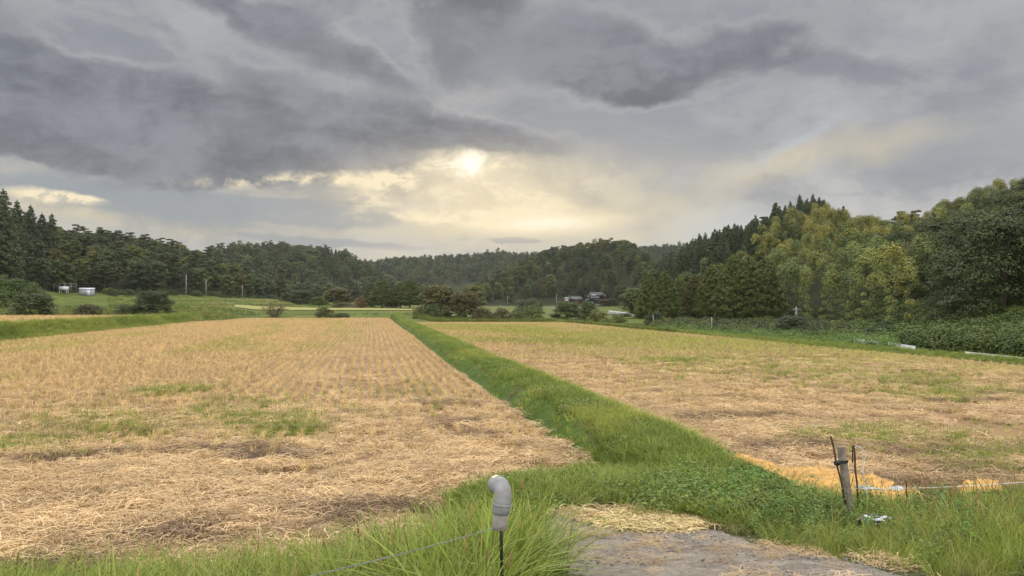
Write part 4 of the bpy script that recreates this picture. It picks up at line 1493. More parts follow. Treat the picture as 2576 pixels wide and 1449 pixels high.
def pine(seed, h=11.0, w=6.0, leaf=0.4, per=170):
    rg = np.random.default_rng(seed)
    T, K = MB(), MB()
    lx, ly = rg.normal(0, 0.08, 2) * h
    trunk = limb(T, (0, 0, -0.8), (lx, ly, h * 0.93), 0.018 * h, 0.005 * h, rg, 8, bend=0.04)
    for i in range(15):
        u = (i + rg.uniform()) / 15
        zc = h * (0.38 + 0.6 * u)
        a = i * 2.399 + rg.normal(0, .4)
        rad = w / 2 * (1.05 - 0.75 * u) * rg.uniform(.45, 1.0)
        b0 = np.array([np.interp(zc * 0.95, trunk[:, 2], trunk[:, 0]), np.interp(zc * 0.95, trunk[:, 2], trunk[:, 1]), zc * 0.95])
        c = b0 + np.array([rad * math.cos(a), rad * math.sin(a), 0.05 * h])
        limb(T, b0, c, 0.006 * h, 0.002 * h, rg)
        pr_ = rg.uniform(0.75, 1.35) * (1.1 - 0.3 * u)
        puff(K, c, (pr_ * 1.15, pr_, 0.30), int(per * pr_), leaf, rg, up=0.9, low=-0.6)
    return T, K


def cedar(seed, h=12.0, w=4.6, bare=0.16, leaf=0.26, per=20, rows_=24, taper=0.85):
    rg = np.random.default_rng(seed)
    T, K = MB(), MB()
    limb(T, (0, 0, -1.0), (rg.normal(0, .12), rg.normal(0, .12), h * 0.97), 0.017 * h, 0.003 * h, rg, 7, bend=0.008)
    for i in range(rows_):
        u = (i + 0.5) / rows_
        zc = h * (bare + (0.985 - bare) * u)
        r = w / 2 * (1 - u) ** taper * (0.72 + 0.4 * min(1, u * 5)) + 0.10
        k = max(3, int(4 + 7.0 * r))
        for j in range(k):
            a = 6.283 * (j + rg.uniform(-.35, .35)) / k + i * 1.1
            rd = r * rg.uniform(0.55, 1.08)
            c = np.array([rd * math.cos(a), rd * math.sin(a), zc - rd * 0.22 + rg.normal(0, .16)])
            pr_ = rg.uniform(.28, .5) * (0.6 + 0.25 * r)
            puff(K, c, (pr_, pr_, pr_ * 0.95), int(per * rg.uniform(.7, 1.3) * (0.5 + .35 * r)), leaf, rg, up=0.25, low=-0.8, wide=0.45)
        if i % 2 == 0:
            a = rg.uniform(0, 6.28)
            limb(T, (0, 0, zc), (r * .8 * math.cos(a), r * .8 * math.sin(a), zc - r * .2), 0.03, 0.01, rg, 3)
    puff(K, (0, 0, h * 0.985), (0.09, 0.09, 0.42), 26, leaf * 0.8, rg, up=0.1, low=-1, wide=.4)
    return T, K


def bamboo(seed, h=10.0, leaf=0.30):
    rg = np.random.default_rng(seed)
    T, K = MB(), MB()
    t = np.linspace(0, 1, 10)
    le = rg.uniform(0.16, 0.32) * h
    x_ = le * t ** 2.6
    z_ = h * (t - 0.16 * t ** 5)
    path = np.stack([x_, rg.normal(0, .1) * t, z_], 1)
    T.tube(np.concatenate([[[0, 0, -1.0]], path]), np.linspace(0.055, 0.012, 11), 6, 0, False)
    for u in (0.22, 0.34, 0.46, 0.58, 0.69):
        c = np.array([np.interp(u, t, path[:, j]) for j in range(3)])
        r = rg.uniform(0.45, 0.75)
        a = rg.uniform(0, 6.283)
        puff(K, c + np.array([math.cos(a), math.sin(a), -0.2]) * 0.5 * r, (r, r, r * 0.8), int(110 * r), leaf, rg, up=0.3, low=-0.75, wide=0.34)
    for u, r in ((0.78, 0.6), (0.86, 0.78), (0.94, 0.9)):
        c = np.array([np.interp(u, t, path[:, j]) for j in range(3)])
        r *= rg.uniform(0.85, 1.15)
        puff(K, c + np.array([0.1, rg.normal(0, .12), -0.12]), (r, r * 0.95, r * 0.85), int(240 * r * r), leaf, rg, up=0.85, low=-0.5, wide=0.36)
    e_ = path[-1]
    for k, (ox, oz, r) in enumerate(((0.35, -0.2, 0.85), (0.75, -0.75, 0.72), (0.95, -1.35, 0.5))):
        puff(K, e_ + np.array([ox, rg.normal(0, .1), oz]), (r, r * 0.9, r * 0.95), int(250 * r * r), leaf, rg, up=0.85, low=-0.6, wide=0.36)
    return T, K


def bush(seed, h=2.5, w=4.0, np_=22, leaf=0.2, per=110):
    rg = np.random.default_rng(seed)
    T, K = MB(), MB()
    for i in range(np_):
        u = (i + 0.5) / np_
        a = i * 2.399 + rg.normal(0, .3)
        zz = u
        rad = w / 2 * math.sqrt(1 - 0.85 * zz ** 2) * rg.uniform(.35, .82)
        pr_ = w * rg.uniform(.12, .2)
        c = np.array([rad * math.cos(a), rad * math.sin(a), max(pr_ * .35, h * zz * 0.86 * rg.uniform(.85, 1.05))])
        puff(K, c, (pr_, pr_, min(pr_ * .75, h * .3)), int(per * rg.uniform(.7, 1.3)), leaf, rg)
        if i % 3 == 0:
            limb(T, (rg.normal(0, .1), rg.normal(0, .1), -0.2), c, 0.05, 0.012, rg, 4)
    return T, K


def twigs(seed, h=2.6, w=3.6):
    """nearly bare shrub: a fan of fine branches, few leaves"""
    rg = np.random.default_rng(seed)
    T, K = MB(), MB()
    for i in range(26):
        a = rg.uniform(0, 6.283)
        r = w / 2 * math.sqrt(rg.uniform(.05, 1))
        tip = np.array([r * math.cos(a), r * math.sin(a), h * rg.uniform(.6, 1.0) * (1 - .25 * (r / w * 2) ** 2)])
        p_ = limb(T, (rg.normal(0, .12), rg.normal(0, .12), -.1), tip, 0.035, 0.008, rg, 6, bend=.1)
        for k in range(6):
            s0 = p_[rg.integers(2, 6)]
            s1 = s0 + rg.normal(0, .4, 3) + np.array([0, 0, .3])
            limb(T, s0, s1, 0.012, 0.005, rg, 3)
            puff(K, s1, (.3, .3, .25), 9, .13, rg, low=-1)
    return T, K


LIB = {}


def lib(key, fn, seeds, tm, km, **kw):
    out = []
    for sd in seeds:
        T, K = fn(sd, **kw)
        Wm = MB()
        for src, mi in ((T, 0), (K, 1)):
            off = 0
            for v, f, s_, _m in zip(src.v, src.f, src.s, src.m):
                Wm.v.append(v)
                Wm.f.append(f + Wm.n)
                Wm.s.append(s_)
                Wm.m.append(np.full(len(s_), mi))
            Wm.n += src.n
        out.append((T.mesh(key + '_trunk', M[tm], True), K.mesh(key + '_crown', M[km]), Wm.mesh(key, [M[tm], M[km]])))
    LIB[key] = out


def recolour(key, src, km):
    out = []
    for t_, k_, w_ in LIB[src]:
        k2_, w2_ = k_.copy(), w_.copy()
        k2_.materials[0] = M[km]
        w2_.materials[1] = M[km]
        out.append((t_, k2_, w2_))
    LIB[key] = out


lib('broad', broadleaf, (1, 2, 3, 4, 5), 'bark', 'leaf_mix')
lib('round', broadleaf, (6, 7, 8), 'bark', 'leaf_mix', np_=46, leaf=0.36, per=190, low=0.04, h=7.0, w=7.4, flat=0.7)
for c_, m_n in (('dark', 'leaf_dark'), ('lime', 'leaf_lime'), ('olive', 'leaf_olive'), ('brown', 'leaf_brown')):
    recolour('round_' + c_, 'round', m_n)
lib('slope', broadleaf, (71, 72, 73, 74), 'bark', 'leaf_mix', np_=50, leaf=0.21, per=330, low=0.03, h=8.0, w=7.6, flat=0.6)
recolour('slope_dark', 'slope', 'leaf_dark')
recolour('slope_olive', 'slope', 'leaf_olive')
recolour('broad_dark', 'broad', 'leaf_dark')
recolour('broad_lime', 'broad', 'leaf_lime')
recolour('broad_red', 'broad', 'leaf_red')
recolour('broad_olive', 'broad', 'leaf_olive')
recolour('broad_brown', 'broad', 'leaf_brown')
lib('pine', pine, (11, 12, 13, 14), 'bark', 'leaf_mix')
recolour('pine_dark', 'pine', 'leaf_dark')
lib('cedar', cedar, (21, 22, 23, 24), 'bark', 'needle', bare=0.06, per=34, leaf=0.32)
lib('cedar_front', cedar, (25, 26, 27), 'cedar_bark', 'needle_front', h=12.0, w=5.8, bare=0.17, leaf=0.25, per=60, rows_=26, taper=0.60)
recolour('cedar_olive', 'cedar_front', 'leaf_olive')
lib('bamboo', bamboo, (31, 32, 33, 34, 35, 36), 'bamboo_culm', 'bamboo_leaf')
recolour('bamboo_gold', 'bamboo', 'bamboo_gold')
lib('bush', bush, (41, 42, 43, 44), 'bark', 'leaf_mix')
recolour('bush_dark', 'bush', 'leaf_dark')
recolour('bush_vine', 'bush', 'vine')
recolour('bush_brown', 'bush', 'leaf_brown')
recolour('bush_olive', 'bush', 'leaf_olive')
recolour('bush_red', 'bush', 'leaf_red')
lib('twigs', twigs, (51,), 'bark', 'leaf_red')
lib('far', broadleaf, (61, 62, 63), 'bark', 'far_leaf', np_=18, leaf=0.8, per=70)
lib('far_pine', pine, (64, 65), 'bark', 'far_leaf', leaf=0.7, per=60)
lib('far_cedar', cedar, (66, 67), 'bark', 'far_leaf', h=11, w=4.4, leaf=0.6, per=11, rows_=16)
H0 = dict(slope=8, broad=10, round=7, pine=11, cedar=12, cedar_front=12, cedar_olive=12, bamboo=10, bamboo_gold=10, bush=2.5, twigs=2.6)
W0 = dict(slope=7.6, broad=7, round=7.4, pine=6, cedar=4.6, bush=4.0, twigs=3.6)
KIND = dict(slope='broadleaf_tree', round='broadleaf_tree', broad='broadleaf_tree', pine='pine_tree', cedar='cedar_tree', bamboo='bamboo_plant', bush='bush', twigs='bare_shrub')
CAT = dict(slope='tree', round='tree', broad='tree', pine='pine tree', cedar='cedar tree', bamboo='bamboo', bush='bush', twigs='shrub')


def family(key):
    return key.split('_')[0]


def plant(key, x, y, z, s, rz, label, group=None, parts=True, tilt=0.0, var=None):
    v = LIB[key][rng.integers(len(LIB[key])) if var is None else var % len(LIB[key])]
    fam = family(key)
    nm = KIND[fam]
    if not parts:
        o_ = put(nm, v[2], None, (x, y, z), rz, s)
        return tag(o_, label, CAT[fam], group)
    r_ = empty(nm, (x, y, z), rz, label, CAT[fam], group)
    r_.scale = (s, s, s) if np.isscalar(s) else s
    a, b = ('culm', 'foliage') if fam == 'bamboo' else (('stem', 'foliage') if fam in ('bush', 'twigs') else ('trunk', 'crown'))
    put(a, v[0], r_)
    put(b, v[1], r_)
    return r_


def ground_d(px, py, d0=20.0, d1=600.0):
    d_ = np.arange(d0, d1, 0.5)
    s_ = (px - CX) / F * d_
    z_ = terrain(FW[0] * d_ + RT[0] * s_, FW[1] * d_ + RT[1] * s_)
    yy_ = HOR - (z_ - EYE) * F / d_
    k = np.where(yy_ <= py)[0]
    return float(d_[k[0]]) if len(k) else d1


def single(key, px, py, wpx, hpx, label, d=None, group=None, rz=None, dz=0.0):
    """one plant picked out in the photograph: column, foot, width and height there"""
    if d is None:
        d = ground_d(px, py)
    p = at(px, d, z=0)
    z = float(terrain(p.x, p.y)) + dz
    fam = family(key)
    h0 = H0.get(key, H0[fam])
    w0 = 5.6 if key in ('cedar_front', 'cedar_olive') else W0[fam]
    foot = HOR - (z - EYE) * F / d
    hh = (foot - (py - hpx)) * d / F
    sx = wpx * d / F / w0
    return plant(key, p.x, p.y, z - 0.05, (sx, sx, hh / h0), rng.uniform(0, 6.28) if rz is None else rz, label, group)


# ------------------------------------------------------------------ woods on the slopes
def area(px0, px1, d_lo, d_hi, sp):
    """jittered positions over a piece of hillside; d_lo and d_hi are knots or functions of the column"""
    ph0, ph1 = math.atan((px0 - CX) / F), math.atan((px1 - CX) / F)
    lo = d_lo if callable(d_lo) else (lambda p: np.interp(p, PXS, KN[:, d_lo, 0]))
    hi_ = d_hi if callable(d_hi) else (lambda p: np.interp(p, PXS, KN[:, d_hi, 0]))
    out = []
    r = 20.0
    while r < 1100:
        n = max(1, int((ph1 - ph0) * r / sp))
        a = ph0 + (ph1 - ph0) * (np.arange(n) + rng.uniform(0.1, 0.9, n)) / n
        q = r + rng.uniform(-.45, .45, n) * sp
        d_ = q * np.cos(a)
        p_ = CX + F * np.tan(a)
        k = (d_ >= lo(p_)) & (d_ <= hi_(p_))
        for a_, dd2, pp_ in zip(a[k], d_[k], p_[k]):
            out.append((pp_, dd2))
        r += sp
    return out


PLAN = []


def wood(pts_, pick, label, group, hscale=(0.8, 1.15), sink=0.3):
    for p_, d_ in pts_:
        kl = pick(p_, d_)
        if kl is None:
            continue
        key, s = kl
        w = at(p_, d_, z=0)
        PLAN.append(dict(key=key, x=w.x, y=w.y, s=s * rng.uniform(*hscale), d=d_, px=p_, label=label, group=group, sink=sink))


knot = lambda k, off=0.0: (lambda p: np.interp(p, PXS, KN[:, k, 0]) + off)


def pick_left(p, d):
    if p < 70 and rng.uniform() < .75:
        return ('cedar', 1.05)
    u = rng.uniform()
    if u < .2:
        return ('pine', 1.0)
    if u < .28:
        return ('pine_dark', 1.0)
    if u < .72:
        return ('broad', 0.92)
    if u < .93:
        return ('broad_dark', .9)
    if u < .97:
        return ('broad_olive', .8)
    return ('broad_lime', .7) if 250 < p < 600 else ('broad', .9)


LAB = {'pine': 'spreading dark green pine in the mixed wood above the white sheds', 'broad': 'rounded leafy tree in the mixed wood above the white sheds',
       'cedar': 'pointed dark cedar in the mixed wood above the white sheds'}
wood(area(-260, 715, knot(2, -2), knot(3, 14), 5.6), pick_left, LAB, 'trees of the wood above the white sheds')


def pick_mid(p, d):
    u = rng.uniform()
    if u < .17:
        return ('pine', .85)
    if u < .62:
        return ('broad', .85)
    if u < .8:
        return ('broad_dark', .85)
    if u < .86:
        return ('cedar', .8)
    if u < .94:
        return ('broad_olive', .8)
    if u < .975:
        return ('broad_lime', .7)
    return ('broad_red', .6)


LABM = {'pine': 'dark pine on the rounded wooded hill behind the farmhouses', 'broad': 'leafy tree on the rounded wooded hill behind the farmhouses',
        'cedar': 'pointed cedar on the rounded wooded hill behind the farmhouses'}
wood(area(1170, 1720, knot(2, 4), knot(3, 14), 6.2), pick_mid, LABM, 'trees of the hill behind the farmhouses')


def bam_line(p):
    """nearest distance of the conifers above the bamboo, by column"""
    return np.interp(p, [1640, 1760, 1850, 1950, 2060, 2150, 2250], [150, 150, 158, 175, 192, 213, 260])


def pick_ridge(p, d):
    if d < bam_line(p):
        return None
    if rng.uniform() < .08:
        return ('pine_dark', .9)
    return ('cedar', .92)


LABR = {'cedar': 'dark pointed cedar in the dense plantation climbing the ridge above the bamboo', 'pine': 'dark pine among the cedars on the ridge above the bamboo'}
wood(area(1655, 2140, knot(2, 14), knot(3, 12), 4.0), pick_ridge, LABR, 'cedars of the ridge plantation')


def pick_bam(p, d):
    if d > bam_line(p) + 2:
        return None
    if p < 1930 and d < 128:
        return None
    g = 0.12 + 0.75 * sstep(d, 112, 165) * (1 - 0.5 * sstep(p, 2200, 2450))
    if p > 2240:
        # the leafy trees come down from the far side
        lim = np.interp(p, [2240, 2330, 2450, 2576, 2800], [20, 95, 125, 135, 140])
        if d < lim:
            return None
        if rng.uniform() < .35:
            return None
    return ('bamboo_gold' if rng.uniform() < g else 'bamboo', 1.05)


LABB = {'bamboo': 'feathery bamboo arching out of the dense grove on the slope'}
wood(area(1880, 2620, knot(2, -3), knot(3, 4), 3.1), pick_bam, LABB, 'bamboo of the grove on the slope', (0.66, 1.0))


def pick_rbroad(p, d):
    lim = np.interp(p, [2240, 2330, 2450, 2576, 2900], [30, 100, 130, 150, 160])
    lo = np.interp(p, [2200, 2260, 2350, 2450, 2576, 2900], [140, 104, 74, 62, 52, 42])
    if d < lo:
        return None
    if d > lim and rng.uniform() < .35 and p < 2500:
        return None
    u = rng.uniform()
    if u < .3:
        return ('slope_dark', .95)
    if u < .82:
        return ('slope', .95)
    if u < .9:
        return ('pine_dark', .8)
    return ('slope_olive', .9)


LABD = {'slope': 'dark leafy tree on the steep slope above the vine covered bank', 'pine': 'dark pine on the steep slope above the vine covered bank'}
wood(area(2225, 2960, knot(2, -6), knot(3, 10), 4.4), pick_rbroad, LABD, 'trees of the slope above the vines')


def pick_low(p, d):
    if d > 128:
        return None
    u = rng.uniform()
    return ('broad_dark', .62) if u < .4 else (('broad', .62) if u < .8 else ('cedar', .7))


# saplings round the foot of the ridge behind the near cedars
wood(area(1600, 1960, knot(2, -4), knot(2, 26), 5.0), lambda p, d: ('round', .95) if rng.uniform() < .5 else (('round_dark', .95) if rng.uniform() < .6 else ('bamboo', .95)),
     {'round': 'leafy tree at the foot of the cedar ridge behind the near cedars', 'bamboo': 'pale bamboo among the trees behind the near cedars'}, 'trees at the foot of the cedar ridge')

for q in PLAN:
    q['z'] = float(terrain(q['x'], q['y'])) - q['sink']
# the largest of each kind as trees of their own, the rest of a kind as one wood
LIMIT = 285
rest = {}
byfam = {}
for q in PLAN:
    byfam.setdefault(KIND[family(q['key'])], []).append(q)
for fam_kind, lst in byfam.items():
    inside_ = [q for q in lst if -60 < q['px'] < 2640]
    inside_.sort(key=lambda q: -q['s'] / q['d'])
    own = inside_[:LIMIT if fam_kind != 'broadleaf_tree' else 255]
    ids = set(id(q) for q in own)
    for q in own:
        fam = family(q['key'])
        o_ = plant(q['key'], q['x'], q['y'], q['z'], q['s'], rng.uniform(0, 6.28), q['label'][fam], q['group'] + (' (%s)' % KIND[fam].replace('_', ' ')), parts=False)
        if fam == 'bamboo':
            o_.rotation_euler = (rng.normal(0, .06), rng.normal(0, .06), math.atan2(-FW[1], -FW[0]) + rng.normal(0, .9))
    for q in lst:
        if id(q) not in ids:
            rest.setdefault(family(q['key']), []).append(q)
for fam, lst in rest.items():
    keys = sorted(set(q['key'] for q in lst))
    meshes, first = [], {}
    for k in keys:
        first[k] = len(meshes)
        meshes += [v[2] for v in LIB[k]]
    coll = library('wood_' + fam, meshes)
    idx = np.array([first[q['key']] + rng.integers(len(LIB[q['key']])) for q in lst])
    Pq = np.array([(q['x'], q['y'], q['z']) for q in lst])
    scatter('distant_wood', coll, Pq, rots(len(lst), 0.03), np.array([q['s'] for q in lst]), idx, None, 'farther %s of the wooded hillsides, one mass' % KIND[fam].replace('_', ' '), 'wood')

# hills too far to tell the trees apart
fl_ = [('far', 0), ('far_pine', 0), ('far_cedar', 0)]
meshes, first = [], {}
for k in ('far', 'far_pine', 'far_cedar'):
    first[k] = (len(meshes), len(LIB[k]))
    meshes += [v[2] for v in LIB[k]]
coll = library('far_wood', meshes)
for nm_, pts_, cedarish in (('hill beyond the left of the valley'.replace('left of the valley', 'mixed wood'), area(520, 1110, knot(4, -70), knot(5, 14), 6.4), True),
                            ('farthest hill closing the valley', area(780, 1800, lambda p: 700 + 0 * p, knot(6, 14), 9.5), False)):
    Pq, sc_, ix_ = [], [], []
    for p_, d_ in pts_:
        w = at(p_, d_, z=0)
        z = float(terrain(w.x, w.y))
        u = rng.uniform()
        k = 'far_cedar' if (u < (0.4 if cedarish and p_ > 800 else 0.13 if cedarish else .08)) else ('far_pine' if u < .5 else 'far')
        a, b = first[k]
        Pq.append((w.x, w.y, z - .4))
        sc_.append(rng.uniform(.75, 1.2) * (0.8 if k == 'far_cedar' else 1.0))
        ix_.append(a + rng.integers(b))
    scatter('distant_wood', coll, np.array(Pq), rots(len(Pq), .03), np.array(sc_), np.array(ix_), None, 'unbroken wood covering the ' + nm_, 'wood')

# ------------------------------------------------------------------ plants one can pick out
S = single
S('round_dark', 85, 796, 108, 60, 'dark round bush on the far edge of the upper field, below the earth track', d=104)
S('bush_brown', 225, 795, 92, 34, 'low brownish bush between the dark round bush and the pair of green ones', d=106)
S('bush_dark', 316, 794, 66, 30, 'small dark bush touching the taller green bush', d=107)
S('round', 386, 795, 104, 64, 'tallest green bush on the far edge of the upper field', d=108)
S('twigs', 690, 799, 66, 40, 'nearly bare reddish shrub at the far end of the wide field', d=137)
S('bush_olive', 815, 798, 58, 30, 'olive bush at the far end of the stubble rows', d=137)
S('bush', 860, 799, 56, 14, 'low green bush beside the olive bush at the end of the rows', d=138)
S('round_olive', 848, 778, 80, 54, 'olive green tree on the terraces next to the red shrub', d=236)
S('round_lime', 800, 782, 44, 36, 'pale green young tree on the terraces', d=226)
S('round_dark', 758, 776, 70, 46, 'dark tree at the wood edge on the terraces', d=250)
S('round', 728, 772, 56, 36, 'mid green tree at the wood edge where the mixed wood ends', d=262)
S('bush_red', 906, 782, 44, 38, 'rust red shrub in front of the cedars', d=222)
S('bush_brown', 862, 784, 70, 24, 'brownish shrub below the olive green tree', d=215)
S('bush', 880, 790, 64, 20, 'green shrub beside the rust red shrub', d=206)
S('cedar', 934, 786, 52, 78, 'slender cedar half behind the rust red shrub', d=238)
S('cedar_front', 962, 792, 66, 92, 'dark cedar with a broad base just right of the rust red shrub'.replace('just right of', 'beside'), d=226)
S('cedar_front', 1008, 792, 54, 82, 'dark cedar left of a twin, standing before the far hill'.replace('left of a twin, ', 'beside its taller twin, '), d=230)
S('cedar_front', 1032, 792, 64, 92, 'taller dark cedar next to the big spreading olive tree', d=224)
S('round', 985, 790, 50, 40, 'low leafy tree between the dark cedars', d=246)
S('round_olive', 1108, 800, 118, 82, 'big spreading olive tree at the end of the dyke', d=142)
S('round_brown', 1168, 801, 86, 66, 'brown tinged tree merging into the big spreading olive tree', d=138)
S('bush_dark', 1086, 802, 60, 40, 'dark undergrowth bush beneath the big spreading olive tree', d=136)
S('bush_brown', 1216, 800, 78, 30, 'low rust brown bush beside the brown tinged tree', d=132)
S('bush_brown', 1262, 799, 60, 26, 'smaller rust brown bush at the far edge of the greener field', d=134)
S('round', 1190, 772, 70, 56, 'round leafy tree at the foot of the hill behind the olive tree', d=300)
S('bush_dark', 1330, 788, 92, 42, 'broad dark bush with pale grass above it below the road', d=190)
S('bush', 1335, 799, 80, 28, 'green bush in front of the broad dark bush', d=142)
S('bush', 1296, 800, 60, 18, 'small green bush at the corner of the greener field', d=138)
S('round', 1428, 800, 84, 42, 'large green bush in front of the brown farmhouse', d=142)
S('round_dark', 1480, 800, 50, 44, 'dark bush between the large green one and the rounded one', d=138)
S('bush', 1505, 803, 66, 26, 'rounded grey green bush below the white house', d=128)
S('bush', 1556, 803, 50, 15, 'low green bush below the far guard rail', d=126)
S('round', 1608, 806, 110, 84, 'spreading light leafy tree beside the first near cedar', d=150)
S('bush', 1648, 806, 64, 28, 'leafy bush beside the small concrete stake', d=108)
fc = (('cedar_front', 1634, 815, 62, 128, 118, 'shaded cedar at the end of the row nearest the far guard rail'),
      ('cedar_front', 1672, 817, 70, 138, 116, 'full cedar second in the row from the far guard rail'),
      ('cedar_front', 1712, 816, 60, 120, 126, 'narrow cedar set back between two fuller cedars'),
      ('cedar_olive', 1748, 818, 66, 130, 122, 'yellow green cedar in the middle of the row of cedars'),
      ('cedar_front', 1792, 820, 78, 158, 118, 'cedar beside the yellow green one with a slim top'),
      ('cedar_front', 1846, 826, 92, 188, 110, 'tall broad cedar whose pale bare trunk shows at its foot'),
      ('cedar_front', 1884, 826, 84, 182, 113, 'tall cedar squeezed between two broad neighbours'),
      ('cedar_front', 1926, 828, 90, 184, 108, 'last tall broad cedar of the row, next to the bamboo'))
for key, px_, py_, w_, h_, d_, lb in fc:
    S(key, px_, py_, w_ * 1.08, h_, lb, d=d_)
S('round_dark', 1992, 858, 96, 66, 'dark round bush in front of the utility pole under the bamboo', d=66)
S('bush_vine', 2062, 872, 110, 44, 'vine covered bush at the end of the near guard rail', d=56)
S('bush_vine', 2112, 872, 70, 24, 'low vine covered bush touching the near guard rail', d=54)
S('bush', 1905, 846, 110, 34, 'wide green bush below the tall cedars', d=72)
S('bush', 1838, 838, 90, 26, 'green bush below the pale bare cedar trunks', d=80)
S('bush', 1780, 832, 80, 24, 'green bush behind the thin stake at the field edge', d=86)
S('bush', 1718, 822, 80, 26, 'green bush at the foot of the yellow green cedar', d=96)
S('bush_brown', 2390, 900, 120, 44, 'brownish scrub bush between the two pieces of near guard rail', d=46)
S('bush_vine', 2350, 890, 70, 26, 'vine tangle beside the brownish scrub bush', d=47)

for px_, top_, w_, d_, lb in ((4, 476, 74, 172, 'tallest dark cedar at the very edge of the mixed wood'), (40, 504, 56, 200, 'pointed cedar second tallest on the skyline of the mixed wood'),
                              (74, 516, 52, 206, 'pointed cedar between two others on the mixed wood skyline, narrow at its tip'), (103, 536, 46, 212, 'round shouldered cedar on the mixed wood skyline'),
                              (128, 538, 46, 216, 'last pointed cedar of the skyline row before the pines begin')):
    S('cedar', px_, 760, w_ * 1.3, 760 - top_, lb, d=d_)
for px_, py_, w_, h_, d_, k_2, lb in ((18, 736, 110, 46, 128, 'bush_vine', 'vine covered mound at the edge of the wood above the earth track'), (78, 742, 90, 34, 134, 'bush', 'green scrub mound beside the earth track'),
                                      (-10, 764, 90, 40, 116, 'bush_vine', 'leafy mound low on the slope at the edge of the view')):
    S(k_2, px_, py_, w_, h_, lb, d=d_)

# tall weeds along the foot of the cedars
wl = library('tall_weed', [m2.mesh('tall_weed', [M['weed'], M['seed']]) for m2 in variants(5, mug)])
n = 2600
pxx = rng.uniform(1660, 2250, n)
dw = np.interp(pxx, PXS, KN[:, 1, 0]) + rng.uniform(-1.5, 12, n)
Xw = FW[0] * dw + RT[0] * (pxx - CX) / F * dw
Yw = FW[1] * dw + RT[1] * (pxx - CX) / F * dw
scatter('weeds', wl, np.stack([Xw, Yw, terrain(Xw, Yw) - .05], 1), rots(n, .12), rng.uniform(1.8, 3.8, n), rng.integers(0, 5, n), rng.uniform(0, .4, n),
        'tall green weeds between the field edge and the cedars', 'weeds')

# vines over the bank on the far side of the road
bl = library('vine', [LIB['bush_vine'][i][1] for i in range(4)])
n = 2100
pxx = rng.uniform(2150, 3000, n)
lo = np.interp(pxx, PXS, KN[:, 1, 0]) * 1.13 + 3.0
hi_ = np.interp(pxx, [2150, 2200, 2300, 2450, 2576, 3000], [98, 113, 88, 68, 58, 46])
dw = lo + (hi_ - lo) * rng.uniform(size=n)
Xw = FW[0] * dw + RT[0] * (pxx - CX) / F * dw
Yw = FW[1] * dw + RT[1] * (pxx - CX) / F * dw
scatter('undergrowth', bl, np.stack([Xw, Yw, terrain(Xw, Yw) - .25], 1), rots(n, .1), rng.uniform(.2, .85, n) ** 1.2, rng.integers(0, 4, n), None,
        'tangle of vines covering the bank beyond the near guard rail', 'undergrowth')
# scrub on the floor below the woods and on the left slope
n = 900
pxx = rng.uniform(1640, 2230, n)
lo = np.interp(pxx, PXS, KN[:, 1, 0]) + 9
hi_ = np.interp(pxx, PXS, KN[:, 2, 0]) + 10
dw = lo + (hi_ - lo) * rng.uniform(size=n)
Xw = FW[0] * dw + RT[0] * (pxx - CX) / F * dw
Yw = FW[1] * dw + RT[1] * (pxx - CX) / F * dw
bd = library('scrub', [LIB['bush'][i][1] for i in range(4)] + [LIB['bush_dark'][i][1] for i in range(4)])
scatter('undergrowth', bd, np.stack([Xw, Yw, terrain(Xw, Yw) - .3], 1), rots(n, .1), rng.uniform(.35, .8, n), rng.integers(0, 8, n), None,
        'dark scrub on the low ground under the cedars and bamboo', 'undergrowth')
n = 420
pxx = rng.uniform(-150, 760, n)
b0 = np.interp(pxx, PXS, KN[:, 2, 0])
k_ = ~((pxx > 110) & (pxx < 265)) & ~((pxx > 440) & (pxx < 640) & (rng.uniform(size=n) < .5))
pxx, b0 = pxx[k_], b0[k_]
n = len(pxx)
dw = b0 + rng.uniform(-9, 3, n)
Xw = FW[0] * dw + RT[0] * (pxx - CX) / F * dw
Yw = FW[1] * dw + RT[1] * (pxx - CX) / F * dw
scatter('undergrowth', bd, np.stack([Xw, Yw, terrain(Xw, Yw) - .3], 1), rots(n, .1), rng.uniform(.3, .85, n), rng.integers(0, 8, n), None,
        'scrub along the lower edge of the mixed wood', 'undergrowth')
me_l = library('meadow_tuft', [m_.mesh('meadow_tuft', M['meadow']) for m_ in variants(6, dykeg)])
# rough meadow on the terraces
n = 16000
pxx = rng.uniform(-60, 1060, n)
f2 = np.interp(pxx, PXS, KN[:, 1, 0])
b0 = np.interp(pxx, PXS, KN[:, 2, 0])
dw = f2 - 8 + (b0 - f2 + 8) * rng.uniform(size=n) ** 1.3
k_ = ~((pxx > 575) & (pxx < 1060) & (dw > 143) & (dw < 179)) & ~((pxx < 590) & (dw < 103)) & ~((pxx > 110) & (pxx < 270) & (dw > 130))
pxx, dw = pxx[k_], dw[k_]
Xw = FW[0] * dw + RT[0] * (pxx - CX) / F * dw
Yw = FW[1] * dw + RT[1] * (pxx - CX) / F * dw
n = len(Xw)
scatter('grass', me_l, np.stack([Xw, Yw, terrain(Xw, Yw) - .05], 1), rots(n, .2), rng.uniform(1.0, 2.4, n), rng.integers(0, 6, n),
        np.clip(0.8 * sstep(fbm(Xw, Yw, .05, 3), .42, .65) + rng.uniform(-.1, .2, n), 0, 1), 'rough meadow grass on the terraces below the wood', 'grass')
n = 7000
pxx = rng.uniform(1040, 1700, n)
f2 = np.interp(pxx, PXS, KN[:, 0, 0])
dw = f2 - 1 + 40 * rng.uniform(size=n) ** 1.5
Xw = FW[0] * dw + RT[0] * (pxx - CX) / F * dw
Yw = FW[1] * dw + RT[1] * (pxx - CX) / F * dw
